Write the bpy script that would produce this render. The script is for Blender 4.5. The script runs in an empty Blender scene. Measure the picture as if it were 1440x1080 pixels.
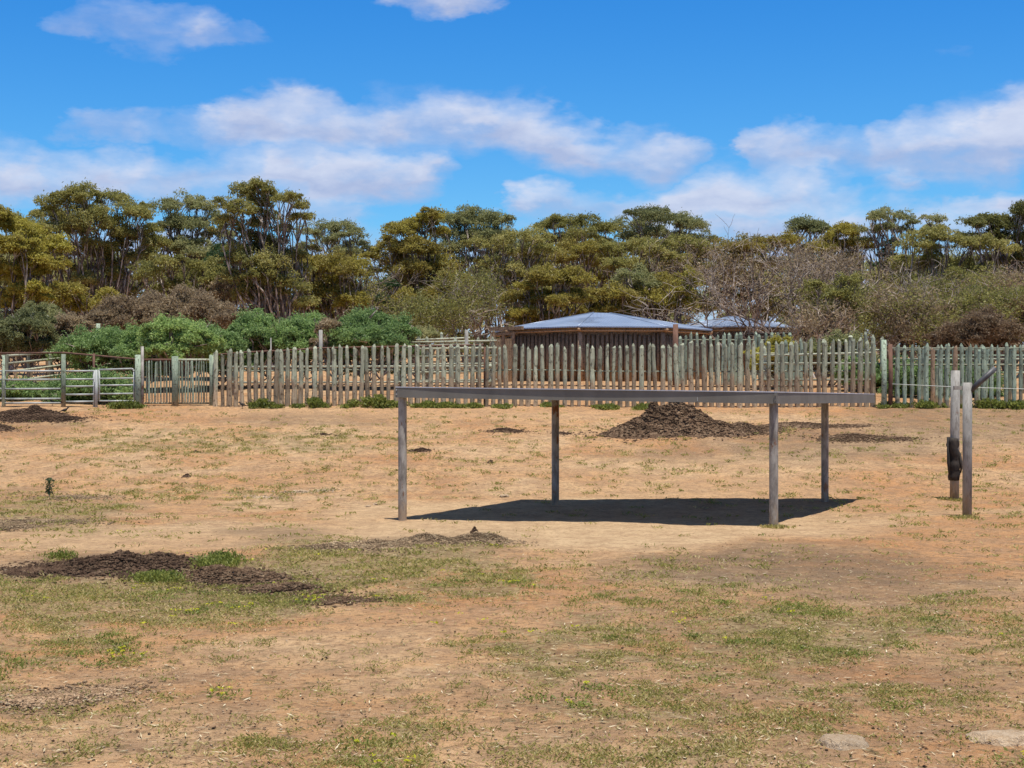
import bpy, math, random
import numpy as np
from mathutils import Vector, Matrix, noise as mnoise
R = math.radians
random.seed(7)
rng = np.random.default_rng(7)
scene = bpy.context.scene
COL = scene.collection
F = 2150.0; EYE = 2.15; HY = 557.0        # lens in px of the 1440 wide frame, eye height, horizon row

# ------------------------------------------------------------------ terrain
PROF = [(-60,0),(28,0),(31.6,.0),(36,.48),(47,1.86),(56,2.45),(67,2.93),(90,3.9),(130,5.9),(300,12.0),(900,26.0),(4000,30.0)]
_pd = np.array([p[0] for p in PROF], float); _pz = np.array([p[1] for p in PROF], float)
def g_base(D):
    D = np.asarray(D, float)
    o = np.zeros_like(D)
    for k in (-2,-1,0,1,2): o = o + np.interp(D + k*.9, _pd, _pz)
    return o/5
_P = rng.permutation(256); _PP = np.concatenate([_P,_P,_P])
_V = rng.random(256)
def vnoise(x, y):
    x = np.asarray(x,float); y = np.asarray(y,float)
    xi = np.floor(x).astype(int); yi = np.floor(y).astype(int); fx = x-xi; fy = y-yi
    fx = fx*fx*(3-2*fx); fy = fy*fy*(3-2*fy)
    def h(a,b): return _V[_PP[_PP[a&255]+(b&255)]]
    return (h(xi,yi)*(1-fx)+h(xi+1,yi)*fx)*(1-fy)+(h(xi,yi+1)*(1-fx)+h(xi+1,yi+1)*fx)*fy
def fbm(x, y, o=4):
    s = 0; a = .5
    for i in range(o):
        s = s + a*vnoise(x*2**i+17.3*i, y*2**i+5.1*i); a *= .5
    return s
def G(x, D):
    x = np.asarray(x,float); D = np.asarray(D,float)
    n = (fbm(x*.25+3, D*.25+9, 3)-.44)*.10 + (fbm(x*1.3+31, D*1.3+9, 3)-.44)*.045
    far = np.clip((D-20)/60,0,1)
    return g_base(D) + n*(1+far)
def W(px, py, D):
    return Vector(((px-720)*D/F, D, EYE+(HY-py)*D/F))
def gD(px, py):
    lo = 5.0; Ds = np.linspace(6, 90, 2400)
    y = HY - F*(G((px-720)*Ds/F, Ds)-EYE)/Ds
    i = np.argmax(y <= py)
    return float(Ds[i])
def gp(px, py):
    D = gD(px, py); x = (px-720)*D/F
    return Vector((x, D, float(G(x, D))))
def on(px, D):
    x = (px-720)*D/F
    return Vector((x, D, float(G(x, D))))

# ------------------------------------------------------------------ helpers
def link(o): COL.objects.link(o); return o
def tag(o, label=None, cat=None, group=None, kind=None):
    if label: o['label'] = label
    if cat: o['category'] = cat
    if group: o['group'] = group
    if kind: o['kind'] = kind
    return o
def empty(name, loc, label, cat, group=None, rz=0):
    o = bpy.data.objects.new(name, None); o.location = loc; o.rotation_euler = (0,0,rz); o.empty_display_size = .2
    link(o); return tag(o, label, cat, group)
def npmesh(name, verts, faces_flat, nper, mat, smooth=False, attrs=None):
    me = bpy.data.meshes.new(name)
    v = np.asarray(verts, np.float32); n = len(v); nf = len(faces_flat)//nper
    me.vertices.add(n); me.vertices.foreach_set('co', v.ravel())
    me.loops.add(len(faces_flat)); me.loops.foreach_set('vertex_index', np.asarray(faces_flat, np.int32))
    me.polygons.add(nf); me.polygons.foreach_set('loop_start', np.arange(0, nf*nper, nper, dtype=np.int32))
    try: me.polygons.foreach_set('loop_total', np.full(nf, nper, np.int32))
    except Exception: pass
    if smooth: me.polygons.foreach_set('use_smooth', np.ones(nf, bool))
    for k, a in (attrs or {}).items():
        at = me.attributes.new(k, 'FLOAT', 'POINT'); at.data.foreach_set('value', np.asarray(a, np.float32))
    me.update(calc_edges=True)
    if mat: me.materials.append(mat)
    return me
class MB:
    def __init__(s): s.v = []; s.f = []; s.t = []; s.tint = 0
    def add(s, vs, fs):
        b = len(s.v); s.v += [tuple(q) for q in vs]; s.f += [[b+i for i in q] for q in fs]; s.t += [s.tint]*len(vs)
    def box(s, a, b, M=None):
        x0,y0,z0 = a; x1,y1,z1 = b
        vs = [Vector(q) for q in ((x0,y0,z0),(x1,y0,z0),(x1,y1,z0),(x0,y1,z0),(x0,y0,z1),(x1,y0,z1),(x1,y1,z1),(x0,y1,z1))]
        if M: vs = [M@q for q in vs]
        s.add(vs, [(0,3,2,1),(4,5,6,7),(0,1,5,4),(1,2,6,5),(2,3,7,6),(3,0,4,7)])
    def tube(s, pts, rad, n=6, cap=True):
        pts = [Vector(p) for p in pts]
        if not hasattr(rad, '__len__'): rad = [rad]*len(pts)
        d0 = (pts[1]-pts[0]).normalized(); up = Vector((0,1,0)) if abs(d0.z) > .8 else Vector((0,0,1))
        vs = []
        for i, p in enumerate(pts):
            d = (pts[min(i+1,len(pts)-1)]-pts[max(i-1,0)])
            d = d.normalized() if d.length > 1e-6 else d0
            a = d.cross(up); a = a.normalized() if a.length > 1e-4 else d.orthogonal().normalized()
            b = d.cross(a)
            for k in range(n):
                t = 2*math.pi*k/n
                vs.append(p+(a*math.cos(t)+b*math.sin(t))*rad[i])
        fs = [(i*n+k, i*n+(k+1)%n, (i+1)*n+(k+1)%n, (i+1)*n+k) for i in range(len(pts)-1) for k in range(n)]
        if cap: fs += [tuple(range(n))[::-1], tuple(range((len(pts)-1)*n, len(pts)*n))]
        s.add(vs, fs)
    def bar(s, a, b, w, h):
        a = Vector(a); b = Vector(b); d = (b-a); L = d.length; d.normalize()
        sd = d.cross(Vector((0,0,1))); sd = sd.normalized() if sd.length > 1e-4 else Vector((1,0,0)); up = sd.cross(d)
        vs = [p+sd*i*w/2+up*j*h/2 for p in (a,b) for i,j in ((-1,-1),(1,-1),(1,1),(-1,1))]
        s.add(vs, [(3,2,1,0),(4,5,6,7),(0,1,5,4),(1,2,6,5),(2,3,7,6),(3,0,4,7)])
    def mesh(s, name, mat, smooth=False):
        me = bpy.data.meshes.new(name); me.from_pydata(s.v, [], s.f); me.materials.append(mat)
        if any(s.t):
            at = me.attributes.new('tint','FLOAT','POINT'); at.data.foreach_set('value', s.t)
        if smooth: me.polygons.foreach_set('use_smooth', [True]*len(me.polygons))
        me.update(); return me
    def obj(s, name, mat, parent=None, smooth=False):
        o = bpy.data.objects.new(name, s.mesh(name, mat, smooth)); o.parent = parent; return link(o)
def ob(name, me, parent=None, loc=(0,0,0)):
    o = bpy.data.objects.new(name, me); o.parent = parent; o.location = loc; return link(o)

# ------------------------------------------------------------------ materials
def nt(name, rough=.9, spec=.2):
    m = bpy.data.materials.new(name); m.use_nodes = True; t = m.node_tree
    b = t.nodes['Principled BSDF']; b.inputs['Roughness'].default_value = rough
    b.inputs['Specular IOR Level'].default_value = spec
    return m, t, b
def N(t, typ, **kw):
    n = t.nodes.new(typ)
    for k, v in kw.items():
        if hasattr(n, k) and not k.startswith('in_'): setattr(n, k, v)
        else: n.inputs[k.replace('in_','').replace('_',' ')].default_value = v
    return n
def ramp(t, fac, stops):
    r = t.nodes.new('ShaderNodeValToRGB'); e = r.color_ramp.elements
    while len(e) < len(stops): e.new(.5)
    for q, (p, c) in zip(e, stops):
        q.position = p; q.color = (*c, 1) if hasattr(c,'__len__') else (c,c,c,1)
    t.links.new(fac, r.inputs[0]); return r.outputs[0]
def mixc(t, fac, a, b, mode='MIX'):
    m = t.nodes.new('ShaderNodeMix'); m.data_type = 'RGBA'; m.blend_type = mode
    for s, v in ((m.inputs[0], fac), (m.inputs[6], a), (m.inputs[7], b)):
        if isinstance(v, bpy.types.NodeSocket): t.links.new(v, s)
        else: s.default_value = v if not hasattr(v,'__len__') else (*v, 1)[:4]
    return m.outputs[2]
def math_(t, op, a, b=None, c=None, clamp=False):
    m = t.nodes.new('ShaderNodeMath'); m.operation = op; m.use_clamp = clamp
    for i, v in enumerate((a,b,c)):
        if v is None: continue
        if isinstance(v, bpy.types.NodeSocket): t.links.new(v, m.inputs[i])
        else: m.inputs[i].default_value = v
    return m.outputs[0]
def noi(t, vec, scale, detail=4, rough=.55, dist=0):
    n = t.nodes.new('ShaderNodeTexNoise'); n.inputs['Scale'].default_value = scale; n.inputs['Detail'].default_value = detail
    n.inputs['Roughness'].default_value = rough; n.inputs['Distortion'].default_value = dist
    if vec: t.links.new(vec, n.inputs['Vector'])
    return n.outputs[0]
def vscale(t, vec, s):
    m = t.nodes.new('ShaderNodeVectorMath'); m.operation = 'MULTIPLY'; t.links.new(vec, m.inputs[0]); m.inputs[1].default_value = s
    return m.outputs[0]
def bump(t, b, h, strength, dist):
    n = t.nodes.new('ShaderNodeBump'); n.inputs['Strength'].default_value = strength; n.inputs['Distance'].default_value = dist
    t.links.new(h, n.inputs['Height']); t.links.new(n.outputs[0], b.inputs['Normal'])
def attr(t, name):
    a = t.nodes.new('ShaderNodeAttribute'); a.attribute_name = name; return a.outputs['Fac']
def pos(t): return t.nodes.new('ShaderNodeNewGeometry').outputs['Position']
def objc(t): return t.nodes.new('ShaderNodeTexCoord').outputs['Object']
def orand(t): return t.nodes.new('ShaderNodeObjectInfo').outputs['Random']

def leaf_mat(name, stops, trans=.48, hue_pos=.25):
    m = bpy.data.materials.new(name); m.use_nodes = True; t = m.node_tree
    t.nodes.clear()
    out = t.nodes.new('ShaderNodeOutputMaterial')
    c = ramp(t, attr(t,'tint'), stops)
    d = t.nodes.new('ShaderNodeBsdfDiffuse'); tr = t.nodes.new('ShaderNodeBsdfTranslucent')
    gl = t.nodes.new('ShaderNodeBsdfGlossy'); gl.inputs['Roughness'].default_value = .55; gl.inputs['Color'].default_value = (.6,.6,.6,1)
    t.links.new(c, d.inputs[0]); t.links.new(c, tr.inputs[0])
    mx = t.nodes.new('ShaderNodeMixShader'); mx.inputs[0].default_value = trans
    t.links.new(d.outputs[0], mx.inputs[1]); t.links.new(tr.outputs[0], mx.inputs[2])
    m2 = t.nodes.new('ShaderNodeMixShader'); m2.inputs[0].default_value = .025
    t.links.new(mx.outputs[0], m2.inputs[1]); t.links.new(gl.outputs[0], m2.inputs[2])
    t.links.new(m2.outputs[0], out.inputs[0]); return m

M = {}
# olive mallee foliage, yellower and greener versions, dull brown ones
M['olive'] = leaf_mat('olive_foliage', [(0,(.18,.185,.060)),(.5,(.32,.305,.090)),(1,(.46,.41,.15))])
M['yellow'] = leaf_mat('yellow_foliage', [(0,(.28,.23,.065)),(.5,(.38,.335,.065)),(1,(.50,.46,.09))])
M['green'] = leaf_mat('grey_green_foliage', [(0,(.17,.19,.085)),(.5,(.29,.30,.125)),(1,(.41,.39,.18))])
M['brownleaf'] = leaf_mat('brownish_foliage', [(0,(.19,.13,.080)),(.5,(.30,.225,.14)),(1,(.42,.33,.20))])
M['bright'] = leaf_mat('bright_shrub_foliage', [(0,(.15,.235,.085)),(.5,(.25,.37,.13)),(1,(.40,.52,.17))])
M['dark'] = leaf_mat('dark_foliage', [(0,(.03,.065,.028)),(.5,(.055,.105,.04)),(1,(.09,.15,.055))])
M['grass'] = leaf_mat('grass_blades', [(0,(.17,.18,.035)),(.35,(.29,.28,.065)),(.65,(.42,.36,.12)),(1,(.60,.49,.24))])
M['weed'] = leaf_mat('green_weed', [(0,(.12,.15,.035)),(.5,(.22,.255,.05)),(1,(.36,.37,.10))])
M['flower'] = leaf_mat('yellow_flower', [(0,(.45,.50,.03)),(1,(.75,.70,.06))])
M['straw'] = leaf_mat('straw', [(0,(.30,.23,.13)),(.5,(.52,.43,.27)),(1,(.72,.64,.46))], .1)

def bark():
    m, t, b = nt('grey_bark', .85)
    n = noi(t, vscale(t, pos(t), (3,3,.8)), 2.2, 4)
    c = ramp(t, n, [(.33,(.06,.045,.036)),(.5,(.19,.15,.12)),(.62,(.52,.45,.38))])
    t.links.new(c, b.inputs['Base Color']); return m
M['bark'] = bark()
def darkbark():
    m, t, b = nt('dry_twig_bark', .9)
    n = noi(t, pos(t), 1.3, 4)
    c = ramp(t, n, [(.35,(.10,.08,.065)),(.5,(.24,.19,.16)),(.62,(.52,.45,.39))])
    t.links.new(c, b.inputs['Base Color']); return m
M['twig'] = darkbark()

def logmat(name, top, topb, low, lowb, split=.42, soft=.07):
    m, t, b = nt(name, .85)
    oc = objc(t); sep = t.nodes.new('ShaderNodeSeparateXYZ')
    tc = t.nodes.new('ShaderNodeTexCoord'); t.links.new(tc.outputs['Generated'], sep.inputs[0])
    r = orand(t)
    v = t.nodes.new('ShaderNodeVectorMath'); v.operation='ADD'; t.links.new(oc, v.inputs[0])
    cb = t.nodes.new('ShaderNodeCombineXYZ'); t.links.new(math_(t,'MULTIPLY',r,57.0), cb.inputs[0]); t.links.new(math_(t,'MULTIPLY',r,31.0), cb.inputs[2]); t.links.new(cb.outputs[0], v.inputs[1])
    vec = v.outputs[0]
    grain = noi(t, vscale(t, vec, (9,9,1.2)), 6, 5, .6)
    big = noi(t, vscale(t, vec, (2,2,1.6)), 2.2, 3)
    ct = mixc(t, ramp(t, grain, [(.35,0),(.65,1)]), top, topb)
    cl = mixc(t, ramp(t, grain, [(.35,0),(.65,1)]), low, lowb)
    h = math_(t,'ADD', sep.outputs[2], math_(t,'MULTIPLY', math_(t,'SUBTRACT', big, .5), .55))
    h = math_(t,'ADD', h, math_(t,'MULTIPLY', math_(t,'SUBTRACT', r, .5), .22))
    f = t.nodes.new('ShaderNodeMapRange'); f.interpolation_type='SMOOTHSTEP'; t.links.new(h, f.inputs[0]); f.inputs[1].default_value = split-soft; f.inputs[2].default_value = split+soft
    c = mixc(t, f.outputs[0], cl, ct)
    c = mixc(t, 1.0, c, ramp(t, r, [(0,.62),(.5,.95),(1,1.2)]), 'MULTIPLY')
    kn = noi(t, vscale(t, vec, (4,4,5)), 3.1, 2)
    c = mixc(t, ramp(t, kn, [(.58,0),(.64,.6)]), c, (.055,.038,.022))
    t.links.new(c, b.inputs['Base Color']); bump(t, b, grain, .5, .02); return m
M['log'] = logmat('treated_pine_log', (.27,.29,.205), (.50,.52,.385), (.29,.215,.14), (.54,.425,.285), .48)
M['loggreen'] = logmat('green_treated_log', (.19,.25,.185), (.41,.48,.365), (.26,.21,.14), (.44,.38,.27), .16)
M['logbrown'] = logmat('old_brown_log', (.19,.125,.08), (.50,.36,.24), (.22,.13,.07), (.50,.31,.17), .3)
M['logpale'] = logmat('pale_rail_log', (.34,.36,.26), (.50,.50,.38), (.34,.34,.25), (.5,.48,.36), .3)

def metal(name, a, b_, rust=.0, rough=.5, met=.35, sc=3, dust=False):
    m, t, b = nt(name, rough, .4); b.inputs['Metallic'].default_value = met
    n = noi(t, vscale(t, pos(t), (1,1,.45)), sc, 6, .6)
    c = ramp(t, n, [(.35,a),(.62,b_)])
    if rust:
        n2 = noi(t, vscale(t, pos(t), (1.3,1.3,.6)), 4.2, 5, .65)
        c = mixc(t, ramp(t, n2, [(rust,0),(rust+.05,1)]), c, (.20,.085,.035))
    if dust:   # soil splashed and rubbed onto the foot of the post, scuffs higher up
        sz = t.nodes.new('ShaderNodeSeparateXYZ'); t.links.new(objc(t), sz.inputs[0])
        hz = math_(t,'ADD', sz.outputs[2], math_(t,'MULTIPLY', math_(t,'SUBTRACT', noi(t, vscale(t, pos(t), (6,6,2.2)), 2.5, 5), .5), .95))
        c = mixc(t, ramp(t, hz, [(.06,.75),(.42,0)]), c, (.36,.25,.15))
        sc_ = noi(t, vscale(t, pos(t), (4,4,1.1)), 3.3, 6, .7)
        c = mixc(t, ramp(t, sc_, [(.52,0),(.60,.55)]), c, (.12,.10,.085)); c = mixc(t, ramp(t, sc_, [(.34,.5),(.42,0)]), c, (.48,.45,.41))
    t.links.new(c, b.inputs['Base Color'])
    bump(t, b, noi(t, pos(t), 30, 3), .15, .01); return m
M['galv'] = metal('weathered_galvanised_steel', (.19,.17,.15), (.40,.375,.33), .60, .75, .0, 7, True)
M['galvpost'] = metal('galvanised_post_steel', (.19,.18,.165), (.33,.315,.285), .66, .8, .0, 4, True)
M['darksteel'] = metal('dark_steel_bar', (.05,.05,.055), (.11,.11,.115), 0, .55, .3, 6)
M['silver'] = metal('galvanised_pipe', (.29,.31,.30), (.50,.52,.50), .70, .65, .1)
M['fascia'] = metal('grey_painted_fascia', (.150,.142,.122), (.195,.185,.162), 0, .75, 0, 2)
M['sheetedge'] = metal('dusty_roof_sheet', (.40,.42,.48), (.58,.60,.66), 0, .45, .2, 1.5)
M['rust'] = metal('rusty_pipe', (.095,.05,.036), (.19,.10,.068), 0, .9, 0, 6)
M['black'] = metal('black_rubber', (.010,.009,.009), (.045,.034,.026), 0, .8, 0, 14)
M['wire'] = metal('pale_wire', (.5,.52,.48), (.7,.7,.66), 0, .6, 0)

def roofmat():
    m, t, b = nt('corrugated_blue_grey_roof', .4, .5); b.inputs['Metallic'].default_value = .45
    n = noi(t, pos(t), 1.1, 5)
    c = ramp(t, n, [(.3,(.27,.34,.46)),(.7,(.39,.46,.58))])
    w = t.nodes.new('ShaderNodeTexWave'); w.wave_type='BANDS'; w.bands_direction='X'; w.inputs['Scale'].default_value = 2.6; w.inputs['Distortion'].default_value=0
    at = t.nodes.new('ShaderNodeAttribute'); at.attribute_name = 'along'
    cb = t.nodes.new('ShaderNodeCombineXYZ'); t.links.new(at.outputs['Fac'], cb.inputs[0]); t.links.new(cb.outputs[0], w.inputs['Vector'])
    c = mixc(t, ramp(t, w.outputs[1], [(.0,.35),(.35,0)]), c, (.22,.26,.34))
    n3 = noi(t, vscale(t, pos(t), (1,1,4)), .45, 3)
    c = mixc(t, ramp(t, n3, [(.62,0),(.66,.6)]), c, (.17,.20,.25))
    t.links.new(c, b.inputs['Base Color']); bump(t, b, w.outputs[1], .6, .03); return m
M['roof'] = roofmat()

def dung(name, a, b_, c_):
    m, t, b = nt(name, .95, .1)
    p = pos(t)
    n = noi(t, p, 9, 6, .7); n2 = noi(t, p, 42, 4, .7); n3 = noi(t, p, 1.6, 3)
    f = math_(t,'ADD', math_(t,'MULTIPLY',n,.45), math_(t,'MULTIPLY',n2,.55))
    c = ramp(t, f, [(.38,a),(.52,b_),(.64,c_)])
    c = mixc(t, 1.0, c, ramp(t, n3, [(.3,.7),(.7,1.25)]), 'MULTIPLY')
    t.links.new(c, b.inputs['Base Color']); bump(t, b, f, 1, .06); return m
M['dung'] = dung('dark_dung', (.035,.020,.013), (.11,.068,.045), (.27,.19,.12))
M['dungpile'] = dung('dung_pile', (.05,.029,.018), (.16,.10,.062), (.42,.31,.20))
M['dryclod'] = dung('dry_clods', (.09,.058,.036), (.31,.215,.13), (.66,.52,.33))
M['mud'] = dung('cracked_mud', (.13,.075,.04), (.42,.28,.17), (.62,.46,.30))
M['stone'] = dung('pale_stone', (.42,.29,.18), (.53,.40,.27), (.62,.49,.36))

def groundmat():
    m, t, b = nt('dry_paddock_soil', 1.0, .05)
    p = pos(t)
    big = noi(t, p, .32, 5, .6, .4); mid = noi(t, p, 1.9, 6, .65, .3); fine = noi(t, p, 11, 6, .7); vf = noi(t, p, 55, 3, .7)
    c = ramp(t, big, [(.38,(.51,.262,.118)),(.5,(.585,.352,.178)),(.62,(.615,.415,.235))])
    c = mixc(t, attr(t,'orange'), c, (.51,.25,.108))
    c = mixc(t, attr(t,'pale'), c, (.64,.46,.275))
    c = mixc(t, ramp(t, mid, [(.42,0),(.60,.62)]), c, (.36,.225,.135))
    clot = noi(t, p, 4.6, 5, .75, .5)
    c = mixc(t, ramp(t, clot, [(.52,0),(.60,.55)]), c, (.30,.19,.115))
    c = mixc(t, ramp(t, clot, [(.34,.5),(.42,0)]), c, (.57,.40,.25))
    # dull soil among manure
    c = mixc(t, math_(t,'MULTIPLY', attr(t,'dull'), ramp(t, mid, [(.3,.6),(.6,1)])), c, (.185,.132,.088))
    # short dry grass growing flat: olive mottling
    gmask = math_(t,'ADD', attr(t,'grass'), math_(t,'MULTIPLY', math_(t,'SUBTRACT', mid, .5), 1.5))
    gmask = math_(t,'ADD', gmask, math_(t,'MULTIPLY', math_(t,'SUBTRACT', fine, .5), 1.1))
    gf = ramp(t, gmask, [(.50,0),(.76,.68)])
    gcol = ramp(t, fine, [(.38,(.12,.10,.045)),(.5,(.235,.185,.085)),(.60,(.42,.33,.18))])
    c = mixc(t, gf, c, gcol)
    # crumbs, straw and grit of the surface itself
    c = mixc(t, ramp(t, fine, [(.36,.75),(.48,0)]), c, (.20,.115,.062))
    c = mixc(t, ramp(t, vf, [(.34,.55),(.44,0)]), c, (.20,.12,.07))
    c = mixc(t, ramp(t, vf, [(.62,0),(.72,.55)]), c, (.64,.50,.36))
    smooth = c
    sp1 = noi(t, p, 7.5, 4, .75, .6); sp2 = noi(t, p, 19, 3, .75, .3)
    c = mixc(t, ramp(t, sp1, [(.575,0),(.62,.85)]), c, (.20,.145,.075))
    c = mixc(t, ramp(t, sp2, [(.60,0),(.66,.6)]), c, (.215,.13,.075))
    c = mixc(t, ramp(t, sp2, [(.32,.5),(.38,0)]), c, (.66,.50,.33))
    c = mixc(t, math_(t,'MULTIPLY', attr(t,'pale'), .85, clamp=True), c, mixc(t, .35, smooth, (.60,.415,.235)))
    t.links.new(c, b.inputs['Base Color'])
    h = math_(t,'ADD', math_(t,'MULTIPLY', fine, .6), math_(t,'MULTIPLY', vf, .25)); h = math_(t,'ADD', h, mid)
    bump(t, b, h, 1.0, .10); return m
M['ground'] = groundmat()

# ------------------------------------------------------------------ ground patches (where grass, sand and manure lie in the paddock)
def ell(px, py, lst):
    o = np.zeros_like(px)
    for cx, cy, rx, ry, s in lst:
        d = ((px-cx)/rx)**2+((py-cy)/ry)**2
        o = np.maximum(o, s*np.clip(1.35-d, 0, 1)**.8)
    return o
GRASS = [(330,622,300,24,.62),(640,598,180,16,.38),(660,640,160,14,.3),(160,652,220,12,.34),(70,725,120,36,.66),(300,695,180,16,.5),(160,745,110,10,.35),(850,640,150,14,.3),
 (60,840,110,40,.85),(280,835,230,42,.9),(480,790,130,40,.95),(620,800,150,40,.8),(90,905,150,30,.62),(0,950,60,20,.55),(330,890,160,16,.42),
 (800,905,160,50,.75),(940,850,190,60,.45),(1130,890,170,42,.8),(1290,880,150,40,.6),(1000,930,150,34,.6),(900,985,130,34,.6),(760,980,80,26,.45),
 (560,1040,110,26,.5),(860,1065,110,24,.45),(1000,1045,80,24,.55),(400,1035,60,18,.5),(1200,1000,200,40,.48),(1380,930,120,40,.5),(1150,620,160,20,.3),(1330,850,160,20,.5)]
DULL = [(1090,800,230,30,.85),(1240,825,240,32,.55),(420,753,90,13,.7),(1160,625,190,28,.6),(1350,590,160,34,.65),(960,640,140,14,.4),(430,590,120,10,.5),(330,820,160,34,.6),(170,800,190,24,.7),
 (600,770,150,22,.55),(1180,900,240,90,.30),(60,985,120,22,.5),(60,720,130,34,.45),(930,900,220,80,.25),(60,600,90,14,.4),(1100,960,420,150,.35),(300,1000,300,90,.15)]
PALE = [(830,745,420,24,1.),(800,722,330,20,.9),(210,755,260,20,.55),(960,690,260,22,.35),(820,715,330,14,.5),(1000,655,300,14,.3),(560,580,300,10,.3),(500,900,200,30,.2)]
ORANGE = [(290,583,190,10,.7),(700,850,170,26,.5),(230,930,260,26,.35),(1390,760,160,40,.6),(1200,690,200,22,.5),(1160,940,50,16,.9),(1330,1020,160,50,.4),(1000,700,200,20,.3),(680,1010,160,40,.3),(760,575,240,10,.5),(1080,575,160,8,.6),(930,860,60,20,.3)]
def proj(x, D, z):
    return 720+F*x/D, HY-F*(z-EYE)/D
def patches(x, D):
    z = G(x, D); px, py = proj(x, D, z)
    wx = (fbm(x*.8+50, D*.5+3, 3)-.44)*150; wy = (fbm(x*.8+90, D*.5+40, 3)-.44)*.16*(py-540)
    inn = (D > 6.5) & (D < 47.5)
    a = [ell(px+wx, py+wy, L)*inn for L in (GRASS, DULL, PALE, ORANGE)]
    a[0] = np.where(inn, np.maximum(a[0], np.where(D > 27, .22, .12)), .25)
    return a

def build_ground():
    ys = np.concatenate([np.linspace(-60,5,14), np.arange(6, 34, .09), np.arange(34, 50, .14), np.arange(50,75,.6), np.arange(76,140,3), [160,200,260,340,500,800,1400,2400,4000]])
    u = np.concatenate([-np.geomspace(60,1.02,16), np.linspace(-1,1,420), np.geomspace(1.02,60,16)])
    X = np.outer(np.clip(np.abs(ys),6,80)*.46, u)   # fan widening with distance
    X = X + 0*ys[:,None]; Y = np.repeat(ys[:,None], len(u), 1)
    Z = G(X, Y)
    # a few hand-height irregularities near the camera
    Z = Z + (fbm(X*4+7, Y*4+3, 2)-.37)*.03*(Y>6)*(Y<50)
    g, d, p, o = patches(X, np.maximum(Y, 1.))
    V = np.stack([X,Y,Z],-1).reshape(-1,3); ny, nx = X.shape
    i = np.arange(ny-1)[:,None]*nx+np.arange(nx-1)[None,:]
    Fc = np.stack([i, i+1, i+nx+1, i+nx], -1).reshape(-1)
    me = npmesh('ground', V, Fc, 4, M['ground'], True, dict(grass=g.ravel(), dull=d.ravel(), pale=p.ravel(), orange=o.ravel()))
    tag(ob('ground', me), 'dry orange sandy paddock floor with patches of thin grass', 'ground', kind='structure')
build_ground()

# ------------------------------------------------------------------ leaf clouds
def rvec(n):
    v = rng.normal(size=(n,3)); return v/np.linalg.norm(v,axis=1)[:,None]
def quads(c, a, b, la, lb):
    a = a*la[:,None]/2; b = b*lb[:,None]/2
    return np.stack([c-a, c-b, c+a, c+b], 1).reshape(-1,3)   # diamonds
class Leaves:
    def __init__(s): s.v = []; s.t = []
    def add(s, c, la, lb, tint, up=.0, dirs=None):
        n = len(c); a = rvec(n) if dirs is None else dirs
        a = a/np.linalg.norm(a,axis=1)[:,None]
        w = rvec(n); w[:,2] += up; b = np.cross(a, w); b /= np.linalg.norm(b,axis=1)[:,None]+1e-9
        s.v.append(quads(c, a, b, la*(.6+.8*rng.random(n)), lb*(.6+.8*rng.random(n))))
        s.t.append(np.repeat(np.clip(tint,0,1), 4))
    def mesh(s, name, mat):
        v = np.concatenate(s.v); return npmesh(name, v, np.arange(len(v)), 4, mat, False, dict(tint=np.concatenate(s.t)))
    def obj(s, name, mat, parent=None): return ob(name, s.mesh(name, mat), parent)

def clump(L, c, r, rz, n, tint, la=.20, lb=.075, hollow=.55, bottom=-.45):
    """umbrella tuft made of small puffs; leaves sit mostly near the outside and top"""
    c = np.array(c, float); k = max(5, int(7+r*5))
    d = rvec(k); d[:,2] = np.abs(d[:,2])*.9-.18
    pc = c + d*np.array([r,r,rz])*(.45+.60*rng.random(k))[:,None]; pr = r*(.26+.24*rng.random(k))
    pt = (rng.random(k)-.5)*.35
    idx = rng.integers(0,k,n); q = rvec(n); q[:,2] = np.where(q[:,2] < bottom, -q[:,2]*.6, q[:,2])
    rad = hollow+(1.08-hollow)*rng.random(n)**.6; rad = np.where(rng.random(n) < .16, rad*(1.1+.5*rng.random(n)), rad)
    p = pc[idx]+q*rad[:,None]*np.stack([pr[idx],pr[idx],pr[idx]*.72*max(.6,rz/r*1.5)],1)
    L.add(p, la, lb, tint+pt[idx]+(rng.random(n)-.5)*.55, .8)

def curve(a, b, bend, n=5, sag=0):
    a = Vector(a); b = Vector(b); m = (a+b)/2; d = (b-a)
    m += Vector((random.uniform(-1,1), random.uniform(-1,1), random.uniform(-.3,.6)))*bend*d.length
    m.z += sag*d.length
    return [a*(1-t)**2+m*2*t*(1-t)+b*t*t for t in [i/(n-1) for i in range(n)]]
def wob(pts, s):
    return [pts[0]]+[p+Vector((random.uniform(-s,s),random.uniform(-s,s),random.uniform(-s,s)*.6)) for p in pts[1:-1]]+[pts[-1]]

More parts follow.
